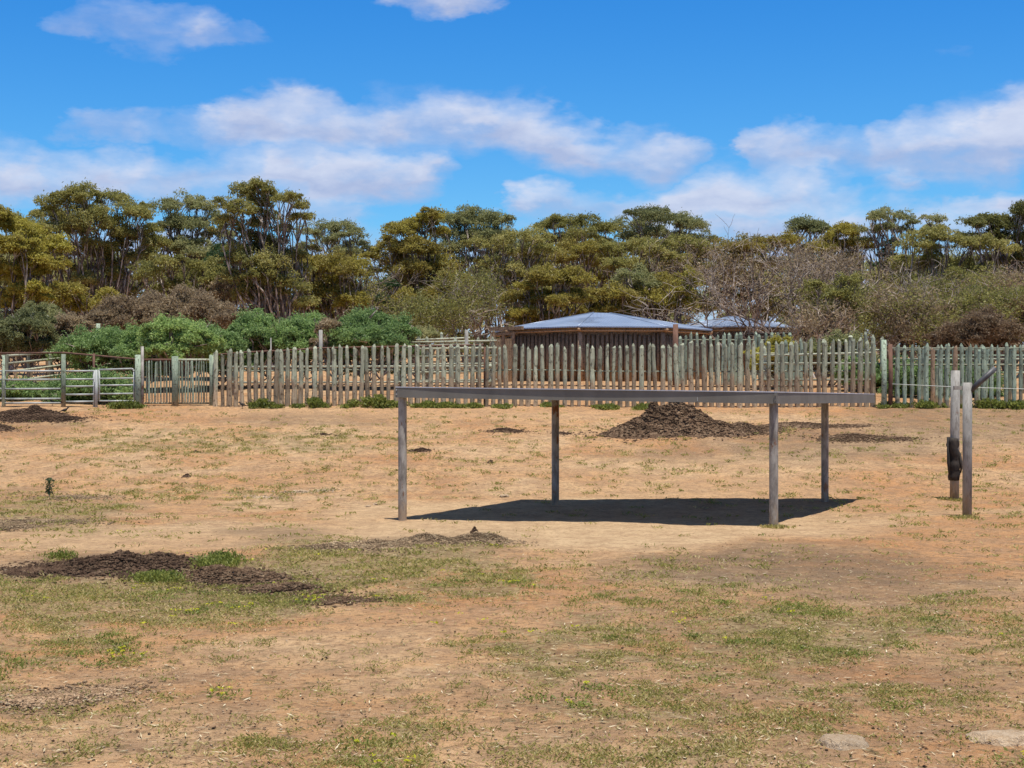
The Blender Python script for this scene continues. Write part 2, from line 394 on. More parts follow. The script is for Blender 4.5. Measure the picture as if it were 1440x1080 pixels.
def tree(name, base, clumps, label, mat='olive', stems=4, group='gum trees along the back of the paddock', r0=.16, dens=1.0, la=.155, tint=.5, trunkmat='bark', cat='tree', nleaf=700, lean=0):
    """clumps: list of (dx, dy, z, r, rz) about the foot of the tree"""
    t = empty(name, base, label, cat, group)
    tb = MB(); L = Leaves()
    H = max(c[2] for c in clumps)
    forks = []
    ns = min(stems, len(clumps)); xs = sorted(clumps, key=lambda c: c[0])
    for s in range(ns):
        sub = xs[s*len(xs)//ns:(s+1)*len(xs)//ns] or [random.choice(xs)]
        mx = sum(c[0] for c in sub)/len(sub); my = sum(c[1] for c in sub)/len(sub); mz = min(c[2] for c in sub)
        foot = Vector((random.uniform(-.2,.2)*ns*.5, random.uniform(-.3,.3), -.15))
        fk = Vector((mx*.45+lean, my*.5, max(.5, mz*.55))); p = wob(curve(foot, fk, .22), .12)
        rr = r0*random.uniform(.5,.9); tb.tube(p, [rr*(1-.35*i/4) for i in range(5)], 6)
        for c in sub:
            if c[3] < .62*sum(q[3] for q in sub)/len(sub) and random.random() < .75: continue
            cc = Vector(c[:3]); tip = cc+Vector((0,0,c[4]*.25))
            st = p[3] if random.random() < .4 else fk
            q = wob(curve(st, tip, .26, 7, .05), .17); r1 = rr*.5
            tb.tube(q, [r1*.8*(1-.8*i/6)+.012 for i in range(7)], 5, False)
            for k in range(int(2+c[3]*2)):
                e = cc+Vector((random.gauss(0,.5)*c[3], random.gauss(0,.5)*c[3], random.uniform(.0,.9)*c[4]))
                u = q[random.choice((3,4,5))]; w = wob(curve(u, e, .15, 4), .05)
                tb.tube(w, [.035,.026,.018,.008], 4, False)
                if random.random() < .5:
                    e2 = w[2]+Vector((random.uniform(-1,1),random.uniform(-1,1),random.uniform(0,1)))*c[3]*.6
                    tb.tube([w[1],(w[1]+e2)/2+Vector((0,0,.08)),e2],[.02,.015,.006],3,False)
    tot = sum(c[3]*c[3] for c in clumps)
    for c in clumps:
        n = int(nleaf*2.5*dens*(c[3]**1.7)*1.1+60)
        tn = tint+random.uniform(-.16,.16)
        clump(L, c[:3], c[3], c[4], n, tn, la, la*.34)
    tb.obj('trunk', M[trunkmat], t, True)
    L.obj('crown', M[mat], t)
    return t
def ptree(name, D, cl, label, basepx=None, grow=1.12, fill=1.0, **kw):
    """crown clumps given by where each stands in the view at distance D -> local metres"""
    s = D/F
    if basepx is None: basepx = sum(c[0] for c in cl)/len(cl)
    b = on(basepx, D); out = []
    for c in cl:
        px, py, rp = c[:3]; fl = c[3] if len(c) > 3 else .6
        w = W(px, py, D); r = rp*s
        r *= grow; fl = max(fl, .62)*1.25; yy = random.uniform(-.9,.9)*min(2.2,.5+r*1.2)
        out.append((w.x-b.x, yy, w.z-b.z-r*.12, r, r*fl))
        for k in range(2):
            a_ = random.uniform(0,6.28); q_ = r*random.uniform(.42,.6)
            out.append((w.x-b.x+math.cos(a_)*r*.85, yy+math.sin(a_)*r*.8, w.z-b.z-r*.12+random.uniform(-.35,.45)*r*.8, q_, q_*.8))
        if random.random() < fill:
            out.append((w.x-b.x+random.uniform(-1,1)*r*.8, yy+random.uniform(.2,1.4), w.z-b.z-r*random.uniform(.7,1.5), r*.85, r*.6))
    return tree(name, b, out, label, **kw)

exec_trees = []
def auto(cx, top, w, low, n, rmin=14, rmax=26, dome=1.0):
    """dome shaped umbrella crown: tufts along the top, fewer beneath"""
    o = []
    for i in range(n):
        u = -1+2*(i+.5)/n+random.uniform(-.5,.5)/n
        r = random.uniform(rmin,rmax)
        y = top+r*.55+(low-top)*.55*dome*(abs(u)**2.2)+random.uniform(0,.12)*(low-top)
        o.append((cx+u*(w/2-r*.6), y, r, .55))
        if random.random() < .75:
            o.append((cx+u*w/2*.85+random.uniform(-10,10), y+random.uniform(.25,.75)*(low-y), r*random.uniform(.7,1.0), .6))
    return o

# far rank that closes the wood
FAR = [(40,335,150,'green'),(150,345,130,'green'),(290,350,140,'olive'),(400,372,100,'green'),(480,372,70,'olive'),(600,345,130,'olive'),(720,335,130,'green'),(830,330,130,'olive'),(940,335,130,'green'),
       (1050,346,130,'olive'),(1150,345,120,'green'),(1270,352,100,'olive'),(1350,350,110,'green'),(1440,335,110,'olive')]
FARL = ['far left edge, dark','second from the left edge','behind the tall forked gum','right of the tall forked gum','just left of the sky gap','right of the sky gap','behind the pale bare stems','above the left end of the hut roof','directly above the hut roof peak',
        'behind the grey twiggy trees','under the round dark crown','below the airy umbrella crown','near the right side, behind brown scrub','at the right edge']
for (cx, top, w, mt), lb in zip(FAR, FARL):
    ptree('gum_tree', 112+random.uniform(-6,6), auto(cx, top, w, 455, 5, 20, 30), 'low distant gum in the rear rank, '+lb, mat=mt, stems=4, nleaf=190, la=.28, tint=.6, group='distant gums in the rear rank')

T = 'gum_tree'
# --- left: wide layered umbrella
ptree(T, 88, [(30,318,24),(60,302,26),(95,290,27,.5),(125,280,26,.5),(150,282,24,.5),(178,296,24),(205,306,20),(60,335,28),(100,318,30,.5),(140,314,30,.5),(180,330,26),(212,340,18),(35,350,26),(150,350,22),(200,362,20),(85,352,24),(120,395,20),(165,385,18)],
      'wide umbrella-shaped gum with layered olive crown, tallest at the left', basepx=125, mat='olive', stems=6, dens=1.0, r0=.17)
ptree(T, 72, [(5,308,26),(28,325,24),(10,352,30),(45,348,26),(70,345,22),(22,385,34,.6),(60,372,24),(5,420,26),(40,415,24,.7),(62,408,18)],
      'yellow-green gum at the left edge with stacked domed tufts', basepx=10, mat='yellow', stems=3, dens=1.3, la=.17, tint=.55)
ptree(T, 78, [(95,425,26,.6),(135,432,22,.6),(112,412,20,.6),(150,415,18,.6)], 'low yellowish gum with dark underside below the umbrella gum', basepx=118, mat='yellow', stems=3, tint=.35, la=.17)
ptree(T, 92, [(232,292,18,.7),(255,286,22,.7),(280,292,18,.7),(295,305,18,.7),(240,312,22),(270,318,22),(300,330,18),(225,345,22),(255,350,24),(290,360,22),(235,385,18),(275,392,18)],
      'ragged grey-green gum between the umbrella gum and the tall forked gum', basepx=265, mat='green', stems=5, dens=.75)
ptree(T, 83, [(215,388,18,.7),(240,372,20,.7),(265,385,22,.7),(290,375,20,.7),(305,395,18,.7),(250,405,18,.7),(280,408,18,.7),(195,375,16,.7)], 'mid-height dull olive gum above the grey-brown dry shrubs', basepx=250, mat='olive', stems=5, dens=.75, tint=.3)
ptree(T, 80, [(345,268,19,.6),(362,264,20,.55),(385,276,22,.5),(405,282,18,.5),(425,290,14,.6),(325,292,16,.7),(345,300,20,.7),(322,318,22,.7),(368,300,14,.6),(350,335,22,.7),(372,345,20,.8),(395,322,13,.8),(385,352,22,.8),(340,362,20,.8),(385,372,24,.9),(360,385,22,.8),(405,360,18,.8),(330,395,20,.8),(415,405,20,.8)],
      'tall forked gum rising above the rest, open crown over bare limbs', basepx=398, mat='olive', stems=5, dens=.85, r0=.2, tint=.45)
ptree(T, 95, [(432,328,16,.6),(455,318,20,.55),(480,316,20,.6),(500,330,16,.6),(510,345,12,.7),(470,340,18,.6),(440,352,14,.6),(492,358,18,.8)], 'airy gum with thin rounded crown right of the tall forked gum', basepx=470, mat='green', stems=3, dens=.6)
ptree(T, 84, [(425,370,22,.7),(450,380,22,.7),(475,372,24,.8),(500,388,22,.8),(440,405,22,.6),(470,415,22,.7),(505,372,14,.8),(420,425,20,.7),(495,425,18,.7)], 'yellow-tinged leafy gum with leaning limb beside the sky gap', basepx=465, mat='yellow', stems=4, tint=.3, dens=.9)
ptree(T, 82, [(325,400,20,.8),(345,412,18,.8),(312,415,15,.8)], 'small round brownish-olive gum in front of the forked gum', basepx=335, mat='brownleaf', stems=3, tint=.6)
ptree('conifer_tree', 90, [(318,350,16,1.),(312,372,18,1.),(322,390,18,1.),(308,400,16,1.)], 'dark green dense conifer between the gums', basepx=316, mat='dark', stems=1, dens=1.2, cat='tree', group='dark conifers among the gums', trunkmat='twig')
ptree('conifer_tree', 86, [(545,405,12,1.2),(540,425,15,.8),(548,445,18,1.),(535,455,16,1.)], 'narrow dark conifer standing in the sky gap', basepx=543, mat='dark', stems=1, dens=.8, group='dark conifers among the gums', trunkmat='twig')
# --- middle
ptree(T, 90, [(545,345,18,.7),(530,362,16,.7),(560,330,20,.6),(575,322,20,.6),(592,315,18,.6),(608,306,19,.5),(555,365,24,.6),(590,350,26,.6),(575,385,26,.7),(612,372,24,.7),(600,405,26,.8)],
      'yellow-olive gum at right of the sky gap, crown stepping down left', basepx=590, mat='yellow', stems=4, tint=.25, dens=1.05)
ptree(T, 97, [(635,308,22,.55),(660,302,24,.5),(685,306,22,.55),(706,312,16,.6),(645,325,24,.6),(675,328,24,.6),(700,335,20,.6),(630,350,22,.6)], 'grey-green gum with broad flat crown left of centre', basepx=670, mat='green', stems=4, tint=.45)
ptree(T, 84, [(620,415,22,.8),(640,395,20,.7),(598,435,20,.8),(648,430,20,.7),(575,420,18,.8),(630,455,18,.7)], 'orange-olive gum over crossing pale trunks left of the hut', basepx=640, mat='yellow', stems=4, tint=.1)
ptree(T, 88, [(665,340,16,.8),(700,350,18,.8),(730,335,22,.7),(755,330,20,.7),(745,355,18,.8),(690,375,16,.9),(720,385,15,.9),(770,350,18,.7),(760,385,14,.9)], 'half-bare gum with many pale upright stems at centre', basepx=700, mat='olive', stems=7, dens=.65, r0=.09, tint=.6)
ptree(T, 100, [(770,318,18,.5),(795,314,20,.5),(825,316,20,.5),(850,322,18,.5),(785,335,22,.6),(815,335,22,.6),(845,345,20,.6)], 'olive flat-topped gum behind the left half of the hut roof', basepx=810, mat='olive', stems=4, tint=.3)
ptree(T, 93, [(805,348,22,.6),(830,355,20,.6),(790,365,18,.6),(850,365,18,.6)], 'mid-height gum with white stems under its flat crown', basepx=820, mat='yellow', stems=4, tint=.2)
ptree(T, 102, [(880,318,20,.5),(905,308,22,.5),(930,304,24,.5),(955,312,20,.5),(975,322,20,.5),(992,334,15,.6),(900,330,22,.6),(940,330,22,.6)], 'dark olive gum with high rounded crown right of centre', basepx=935, mat='green', stems=4, tint=.3)
ptree(T, 90, [(870,352,24,.5),(900,345,26,.5),(925,358,20,.6),(955,345,22,.6),(980,350,20,.6),(885,375,20,.7),(950,370,18,.7),(860,375,16,.7)], 'green-gold umbrella gum above the peak of the hut roof', basepx=905, mat='olive', stems=5, tint=.6)
ptree(T, 78, [(755,395,22,.6),(780,388,24,.6),(805,392,24,.55),(730,415,20,.7),(760,420,22,.7),(790,425,20,.7),(815,418,18,.7),(735,440,16,.7)], 'low golden-olive gum behind the left end of the hut', basepx=770, mat='yellow', stems=4, tint=.2, dens=1.2, la=.17)
ptree(T, 80, [(835,415,20,.6),(862,410,22,.6),(885,425,20,.7),(850,432,20,.7),(870,440,18,.7),(825,435,16,.7)], 'low golden gum directly behind the hut roof', basepx=860, mat='yellow', stems=3, tint=.1, dens=1.1, la=.17)
ptree(T, 83, [(880,395,18,.7),(905,400,18,.8),(895,385,16,.7)], 'small dense green gum behind the hut', basepx=893, mat='green', stems=2)
ptree(T, 82, [(935,395,20,.7),(955,410,22,.8),(915,420,20,.8),(940,430,20,.7),(965,390,15,.8)], 'rusty brown-leaved gum behind right slope of hut roof', basepx=940, mat='yellow', stems=4, tint=.4)
# --- right
ptree(T, 98, [(1122,322,18,.8),(1138,318,20,.8),(1152,326,14,.8)], 'round dark-crowned gum standing clear of the wood', basepx=1136, mat='green', stems=2, tint=.2, dens=1.1)
ptree(T, 96, [(1020,350,22,.6),(1045,348,22,.6),(1075,345,22,.6),(1100,342,20,.6),(1000,362,20,.7)], 'low olive gum behind the tops of the grey twiggy trees', basepx=1050, mat='yellow', stems=4, tint=.1)
ptree(T, 90, [(1180,328,18,.6),(1200,325,18,.6),(1170,342,20,.7),(1205,345,20,.6),(1150,352,18,.7),(1190,365,20,.7)], 'yellow-topped gum left of the airy umbrella gum', basepx=1190, mat='yellow', stems=3, tint=.35)
ptree(T, 88, [(1232,306,15,.5),(1250,299,17,.45),(1272,303,15,.5),(1286,312,9,.6),(1240,320,12,.6),(1222,322,14,.6),(1305,312,14,.5),(1318,318,12,.6)], 'airy umbrella gum with thin see-through crown at the right', basepx=1262, mat='green', stems=4, dens=.55, r0=.09, tint=.6)
ptree(T, 86, [(1275,345,20,.7),(1300,335,20,.6),(1325,330,20,.6),(1345,345,20,.6),(1370,345,20,.7),(1395,352,20,.7),(1285,372,22,.8),(1320,370,20,.7),(1355,378,20,.7),(1385,385,18,.7),(1265,395,20,.8)], 'spreading olive gum with pale crooked limbs at the right', basepx=1320, mat='olive', stems=6, dens=.75, tint=.55)
ptree(T, 90, [(1362,318,18,.6),(1385,310,20,.6),(1405,312,18,.6),(1430,300,20,.8),(1450,310,22,.8),(1400,335,18,.6),(1425,335,22,.7),(1440,360,20,.7)], 'brown-olive gum at the right edge, crown cut by the frame', basepx=1415, mat='olive', stems=4, tint=.0, dens=1.1)
ptree('conifer_tree', 92, [(1258,345,11,1.),(1254,360,12,1.),(1262,372,12,1.)], 'small dark green conifer crown below the airy umbrella gum', basepx=1258, mat='dark', stems=1, group='dark conifers among the gums', trunkmat='twig')
ptree(T, 76, [(1245,415,20,.7),(1275,430,20,.7),(1220,435,18,.7),(1255,450,18,.7)], 'low golden gum amid the brown scrub right of centre', basepx=1250, mat='yellow', stems=4, tint=.0, dens=.7, trunkmat='twig')
ptree(T, 84, [(1290,395,20,.7),(1320,405,20,.7),(1345,390,20,.7),(1375,400,20,.7),(1405,392,20,.7),(1435,400,20,.7),(1300,425,18,.7),(1395,425,18,.7)], 'olive gum above the brown twiggy trees at the right', basepx=1360, mat='olive', stems=5, tint=.4, dens=.8)
ptree(T, 69, [(1150,405,18,.7),(1175,420,20,.7),(1205,398,20,.7),(1185,395,16,.7),(1160,440,16,.7)], 'small olive gum among the grey twiggy trees', basepx=1180, mat='olive', stems=4, tint=.3, dens=.55, trunkmat='twig')
ptree(T, 68, [(1335,440,18,.7),(1365,432,18,.7),(1390,445,18,.7),(1420,435,18,.7)], 'low brownish-olive gum behind the right-hand green pickets', basepx=1380, mat='brownleaf', stems=4, tint=.5, dens=.6, trunkmat='twig')
# far scrub that closes the foot of the wood
L = Leaves()
for k in range(230):
    q = random.uniform(-150,1590); D = random.uniform(112,136); s_ = D/F
    w = W(q, random.uniform(378,505)+(34 if 480 < q < 560 else 0), D); r = random.uniform(1.2,2.2)
    clump(L, w, r, r*.8, 640, random.uniform(.2,1.), .32, .12)
tag(L.obj('distant_scrub', M['green']), 'far-off scrub and wood filling in behind the gums', 'scrub', kind='stuff')
# out of frame margins
ptree(T, 85, auto(-90,300,150,440,6), 'olive gum beyond the left edge', mat='olive'); ptree(T, 85, auto(1530,300,150,440,6), 'olive gum beyond the right edge', mat='olive')

# ------------------------------------------------------------------ grey twiggy trees
def twiggy(px, D, wpx, toppx, label, dens=1.0, leaf='brownleaf', tint=.45, n=5, fol=1.0, name='twiggy_tree', base=0.):
    s = D/F; b = on(px, D); t = empty(name, b, label, 'tree', 'grey twiggy trees behind the fence')
    Wd = wpx*s/2; H = (EYE+(HY-toppx)*s)-b.z
    tb = MB(); L = Leaves(); tips = []
    def grow(p, d, ln, r, lev):
        pts = [p]; q = p.copy(); dd = d.copy()
        for i in range(4):
            dd = (dd+Vector((random.gauss(0,.20),random.gauss(0,.20),random.gauss(.02,.12)))).normalized(); q = q+dd*ln/4; pts.append(q.copy())
        tb.tube(pts, [r*(1-.12*i) for i in range(5)], 5 if lev < 2 else 3, False)
        if lev >= 4: tips.append((pts[2],dd)); tips.append((q,dd)); return
        for k in range(3 if lev < 3 else 3):
            a = pts[random.choice((2,3,4))] if k else q
            nd = (dd*.75+Vector((random.gauss(0,.55),random.gauss(0,.55),random.gauss(.12,.35)))).normalized()
            grow(a, nd, ln*random.uniform(.6,.85), max(r*.62,.014), lev+1)
    for i in range(n):
        a = -1+2*(i+.5)/n
        d = Vector((a*Wd*1.0, random.uniform(-.4,.4)*Wd, H*random.uniform(.75,1.0))).normalized()
        ln = math.hypot(a*Wd, H)/2.3
        grow(Vector((a*.3,random.uniform(-.2,.2),-.1)), d, ln, .075, 0)
    P = np.array([tuple(q) for q,_ in tips]); Dr = np.array([tuple(q) for _,q in tips])
    keep = (P[:,2] > H*base) & (P[:,2] < H*1.02) & (np.abs(P[:,0]) < Wd*1.15); P = P[keep]; Dr = Dr[keep]
    m = int(4*dens); idx = np.repeat(np.arange(len(P)), m)
    c = P[idx]+rng.normal(size=(len(idx),3))*.16; dr = Dr[idx]+rng.normal(size=(len(idx),3))*.6
    L.add(c, .28, .018, tint+(rng.random(len(idx))-.5)*.6, 0, dr)
    k = int(6*fol); idx = np.repeat(np.arange(len(P)), k)
    if k: L.add(P[idx]+rng.normal(size=(len(idx),3))*.2, .14, .06, tint+.1+(rng.random(len(idx))-.5)*.6)
    tb.obj('trunk', M['twig'], t, True); L.obj('crown', M[leaf], t); return t
for a in [(990,88,130,345,'grey twiggy tree leaning over the right end of the hut roof'),(1055,73,140,345,'broad grey-brown twiggy tree in front of the second hut roof'),
          (1120,73,150,340,'tallest grey twiggy tree, crown of fine bare twigs'),(1185,76,140,352,'grey twiggy tree with pale crooked stems right of the tallest one'),
          (1150,67,70,430,'low brown twiggy bush-like tree right of the second hut'),
          (1215,70,140,405,'brown scrubby tree behind the fence, left of the tall picket post'),(1290,69,150,412,'brown scrubby tree right behind the tall picket post'),
          (1360,68,140,415,'brown twiggy tree in front of the small pale shed'),(1425,69,140,408,'dense brown twiggy tree at the right edge'),(1330,78,150,392,'taller grey-brown twiggy tree behind the pale shed'),(1420,80,130,385,'tall grey twiggy tree at the right edge'),
          (665,80,110,375,'grey bare tree with crossing trunks left of the hut'),(600,76,100,420,'low grey bare tree with white limbs near the sky gap'),(505,86,70,360,'thin bare tree with drooping twigs in the sky gap')]:
    px = a[0]
    twiggy(a[0],a[1],a[2],a[3],a[4], fol=1.7 if px in (665,600) else 2.4 if px in (1330,1215,1360,1425) else 1.4 if px > 1200 else .5, dens=.45 if px == 1055 else .9, tint=.15 if px in (1330,1215,1360,1425,665,600,505) else .6, leaf='olive' if px in (1330,1215,1360,1425,665,600,505) else 'brownleaf', n=4 if px in (990,1055,1120) else 5, base=.5 if px in (1055,1120) else .36 if px in (990,1185) else .12)

# ------------------------------------------------------------------ shrubs
def shrub(px, D, w, top, low, label, mat, n=9, la=.115, dens=1., tint=.5, group='shrubs behind the fence', name='shrub', rr=(.17,.25)):
    n = int(n*1.7)
    s = D/F; cl = []
    h = low-top
    for i in range(n):
        r = w*random.uniform(*rr); u = random.uniform(-1,1); v = random.random()
        cl.append((px+u*(w/2-r*.5), top+r*.5+v*(h-r)*(1)+abs(u)**2*h*.3*(1-v), r, .9))
    t = ptree(name, D, cl, label, basepx=px, mat=mat, stems=4, r0=.04, la=la, dens=dens, tint=tint, group=group, cat='shrub', trunkmat='twig', nleaf=1500, grow=1.15, fill=.2)
    return t
shrub(25,60,90,435,500,'dark grey-green shrub at the left edge behind the yard rails','green',9,tint=.05)
shrub(85,62,80,440,500,'yellow-brown shrub behind the yard rails','brownleaf',8,tint=.8)
shrub(60,66,70,430,470,'dull olive shrub above the yard rails','green',7,tint=.4)
shrub(195,66,110,418,470,'grey-brown dry shrub, left one of the two','brownleaf',9,la=.13,tint=.55)
shrub(270,65,110,415,470,'grey-brown dry shrub, right one of the two','brownleaf',9,la=.13,tint=.55)
shrub(140,56,90,462,530,'fresh green leafy shrub behind the pipe gates','bright',12,tint=.45)
shrub(200,55,90,458,530,'green shrub behind the first picket gate','bright',12,tint=.5)
shrub(250,54,90,452,510,'brightest yellow-green shrub behind the second picket gate','bright',12,tint=.85)
shrub(315,56,90,452,525,'mid green shrub behind the start of the log fence','bright',11,tint=.35)
shrub(375,57,100,438,510,'tall leafy green shrub left of the galvanised pole','bright',12,tint=.45)
shrub(430,58,90,436,510,'full green shrub at the galvanised pole','bright',11,tint=.5)
shrub(468,56,60,448,505,'brown-tinged shrub between two green ones','brownleaf',7,tint=.7)
shrub(520,56,100,434,508,'rounded deep green shrub at the end of the shrub row','bright',13,tint=.25)
shrub(585,64,60,462,495,'small pale green shrub left of the hut','green',6,tint=.9)
shrub(1090,56,60,478,530,'yellow-flecked bushy shrub inside the fence','yellow',8,tint=.75)
shrub(1170,57,90,470,530,'grey-green scrub behind the pickets, left of the tall post','green',9,tint=.5)
shrub(1320,52,130,520,562,'green undergrowth behind the right-hand pickets','bright',9,tint=.2)
shrub(1220,54,100,515,545,'low green bush seen through the pickets','bright',7,tint=.2)
shrub(1380,60,110,440,500,'dark shrub at the right behind the green pickets','brownleaf',9,tint=.1)
shrub(45,51,110,549,566,'low green growth behind the leftmost pipe panel','bright',7,tint=.5)
shrub(150,50,130,540,566,'low green growth behind the pipe gates','bright',9,tint=.4)

# ------------------------------------------------------------------ log pickets
def log_mesh(name, H, r, n=8, mat=None, seg=7):
    m = MB(); pts = []; rad = []
    for i in range(seg):
        f = i/(seg-1); pts.append(Vector((random.gauss(0,.006),random.gauss(0,.006),f*H))); rad.append(r*(1.06-.14*f)*random.uniform(.88,1.14))
    pts.append(Vector((random.gauss(0,.004),0,H+r*.07))); rad.append(rad[-1]*.92)
    m.tube(pts, rad, n); return m.mesh(name, mat, False)
def log_set(mat, k=8, r=.067): return [log_mesh('picket', 1.0, r, mat=mat) for _ in range(k)]
LG = {k: log_set(M[k]) for k in ('log','loggreen','logbrown')}
def picket(parent, x, y, z0, z1, mat='log', rs=1.0, name='picket', tilt=.012):
    o = bpy.data.objects.new(name, random.choice(LG[mat])); o.parent = parent; link(o)
    o.location = Vector((x,y,z0-.08))-parent.location; s = rs*random.uniform(.86,1.16)
    o.scale = (s, s*random.uniform(.8,1.15), z1-z0+.08); o.rotation_euler = (random.gauss(0,tilt), random.gauss(0,tilt), random.uniform(0,6.28)); return o
def rail(parent, pts, r, mat, name='rail', n=6):
    m = MB(); o = parent.location if parent else Vector()
    m.tube([Vector(p)-o for p in pts], r, n); return m.obj(name, M[mat], parent, True)
def topline(tops, px):
    return float(np.interp(px, [a for a,_ in tops], [b for _,b in tops]))

# front log fence
D0 = 47.0
tops = [(300,498),(360,495),(450,492),(560,488),(700,489),(800,489),(900,488),(990,486),(1060,484),(1120,482),(1160,480),(1240,482)]
f1 = empty('picket_fence', on(302, D0), 'long front fence of upright round logs, pale green above and tan below', 'fence')
x = 303.0; rows = []
while x < 1238:
    b = on(x, D0); t = W(x, topline(tops, x)+random.gauss(0,1.4), D0)
    big = random.random() < .10
    picket(f1, b.x, D0+random.gauss(0,.02), b.z, t.z+(.05 if big else 0), 'log', 1.12 if big else 1.0)
    x += random.gauss(9.9, .75)*(.96 if x < 560 else 1.0)
for py in (516, 537):
    rail(f1, [on(q, D0+.13)*1 + Vector((0,0,(566-py)*D0/F)) for q in range(300,1240,60)], .026, 'logpale' if py == 516 else 'logbrown')
rp = rail(f1, [W(q, y, D0+.14) for q,y in ((302,499),(350,495),(400,493),(450,489.5),(520,488),(600,486.5),(680,485))], .03, 'rust', 'top_pipe')
for q in (405,585,682): rail(f1, [on(q, D0+.2), W(q, topline(tops,q)-1, D0+.2)], .045, 'rust', 'rusty_post')
# right hand section of greener pickets, two close rows
f2 = empty('picket_fence', on(1262, 46.6), 'right-hand stretch of crowded green-treated log pickets behind the two steel posts', 'fence')
x = 1262.0
while x < 1560:
    b = on(x, 46.6); t = W(x, 489+random.gauss(0,1.5), 46.6); picket(f2, b.x, 46.6, b.z, t.z, 'loggreen' if random.random() < .86 else 'logbrown'); x += random.gauss(10.0,.8)
rail(f2, [W(q, 490, 46.8) for q in range(1250,1560,40)], .03, 'logpale'); rail(f2, [W(q, 513, 46.8) for q in range(1250,1560,40)], .03, 'logpale')
rail(f2, [W(1255,540,46.4),W(1340,544,46.4),W(1440,547,46.4),W(1560,550,46.4)], .009, 'wire', 'wire', 4)
f2b = empty('picket_fence', on(1300, 48.5), 'second row of green pickets filling gaps behind the right-hand stretch', 'fence')
x = 1296.0
while x < 1560:
    b = on(x, 48.5); t = W(x, 491+random.gauss(0,3), 48.5); picket(f2b, b.x, 48.5, b.z, t.z, 'loggreen', .95, tilt=.03); x += random.gauss(17,3)
rail(f2b, [W(q, 500, 48.7) for q in range(1290,1560,40)], .03, 'loggreen' )
# junction posts
for q, tp, r, mt, lb in ((1243,478,.085,'loggreen','thick grey-green corner post where both fence stretches meet'),(1252,484,.07,'logbrown','rusty orange-brown corner post beside the thick grey-green one')):
    o = MB(); b = on(q, 46.5); o.tube([b-Vector((0,0,.1)), b+Vector((.01,0,.9)), W(q,tp,46.5)], [r,r*.95,r*.9], 9)
    tag(o.obj('fence_post', M['loggreen' if mt=='loggreen' else 'rust'], None, True), lb, 'post')
# rear log fences
def rear(x0, x1, D, tp, step, label, mat='log', rails=(), D1=None, rs=1.0, tj=2):
    D1 = D1 or D; f = empty('picket_fence', on(x0, D), label, 'fence'); x = x0
    while x < x1:
        d = D+(D1-D)*(x-x0)/(x1-x0); b = on(x, d); picket(f, b.x, d, b.z, W(x, tp+random.gauss(0,tj), d).z, mat, rs); x += step*random.gauss(1,.07)
    for ry, mt in rails:
        rail(f, [W(q, ry, D+(D1-D)*(q-x0)/(x1-x0)+.15) for q in np.linspace(x0, x1, 6)], .03, mt)
    return f
rear(955,1112,60,472,9.0,'rear log fence between the hut and the second hut','loggreen',((478,'logpale'),),58,1.15)
rear(1060,1130,53,484,11,'short rear row of green logs by the yellow-flecked shrub','loggreen',((497,'logpale'),(512,'logpale'),(534,'logpale')))
rear(1196,1240,54,477,11.,'short tall row of pale logs left of the corner post','log',((492,'logpale'),(511,'logpale'),(534,'logpale')),None,1.1,4)
# horizontal rail yards seen through the pickets
def railyard(xs, D, rys, tp, label, D1=None, r=.04, mat='logpale'):
    D1 = D1 or D; f = empty('rail_fence', on(xs[0], D), label, 'fence')
    dd = lambda q: D+(D1-D)*(q-xs[0])/(xs[-1]-xs[0])
    for q in xs:
        b = on(q, dd(q)); picket(f, b.x, b.y, b.z, W(q, tp, dd(q)).z, 'log', 1.05, 'post')
    for a, b_ in rys: rail(f, [W(xs[0]-5, a, D-.1), W(xs[-1]+5, b_, D1-.1)], r, mat)
    return f
railyard([562,600,640,672,694], 57, [(482,479),(491,489),(502,500),(513,511),(524,522),(536,534)], 477, 'grey-green rail yard left of the hut')
railyard([590,620,656], 62, [(478,475),(486,484)], 470, 'farther low rail pen left of the hut')
railyard([1075,1120,1170,1225], 51, [(500,496),(511,511),(534,534)], 490, 'rail fence of peeled poles behind the pickets at right')
railyard([1262,1320,1380,1440,1500], 53, [(492,492),(505,505),(513,513),(524,524)], 488, 'rail fence of peeled poles behind the green pickets')
railyard([8,40,72,88], 53.5, [(501,494),(512,503),(524,513),(538,526),(549,537),(560,549)], 499, 'angled timber rail yard behind the pipe panels', 57, .05)
railyard([330,450,560,690], 52, [(516,515),(538,537)], 514, 'low rail fence behind the left part of the log fence')
railyard([22,44,66], 64, [(482,482),(486,487)], 445, 'tall grey-green posts with two rails at the far left')
for q, D, a, b_, lb in ((116,64,450,475,'upper left stub post among the shrubs'),(138,64,455,475,'stub post with pale top right of the other stub'),):
    o = MB(); o.tube([W(q,b_+25,D), W(q,a,D)], .09, 8); tag(o.obj('timber_post', M['loggreen'], None, True), 'pale green '+lb, 'post')
rail_parent = empty('rusty_rail', W(5,497,52), 'rusty pipe rail running behind the pipe gates', 'rail')
rail(rail_parent, [W(-20,497,52),W(90,496,52),W(190,505,50)], .035, 'rust', 'pipe')
rail(rail_parent, [W(132,560,50.5),W(132,497,50.5)], .04, 'rust', 'post')

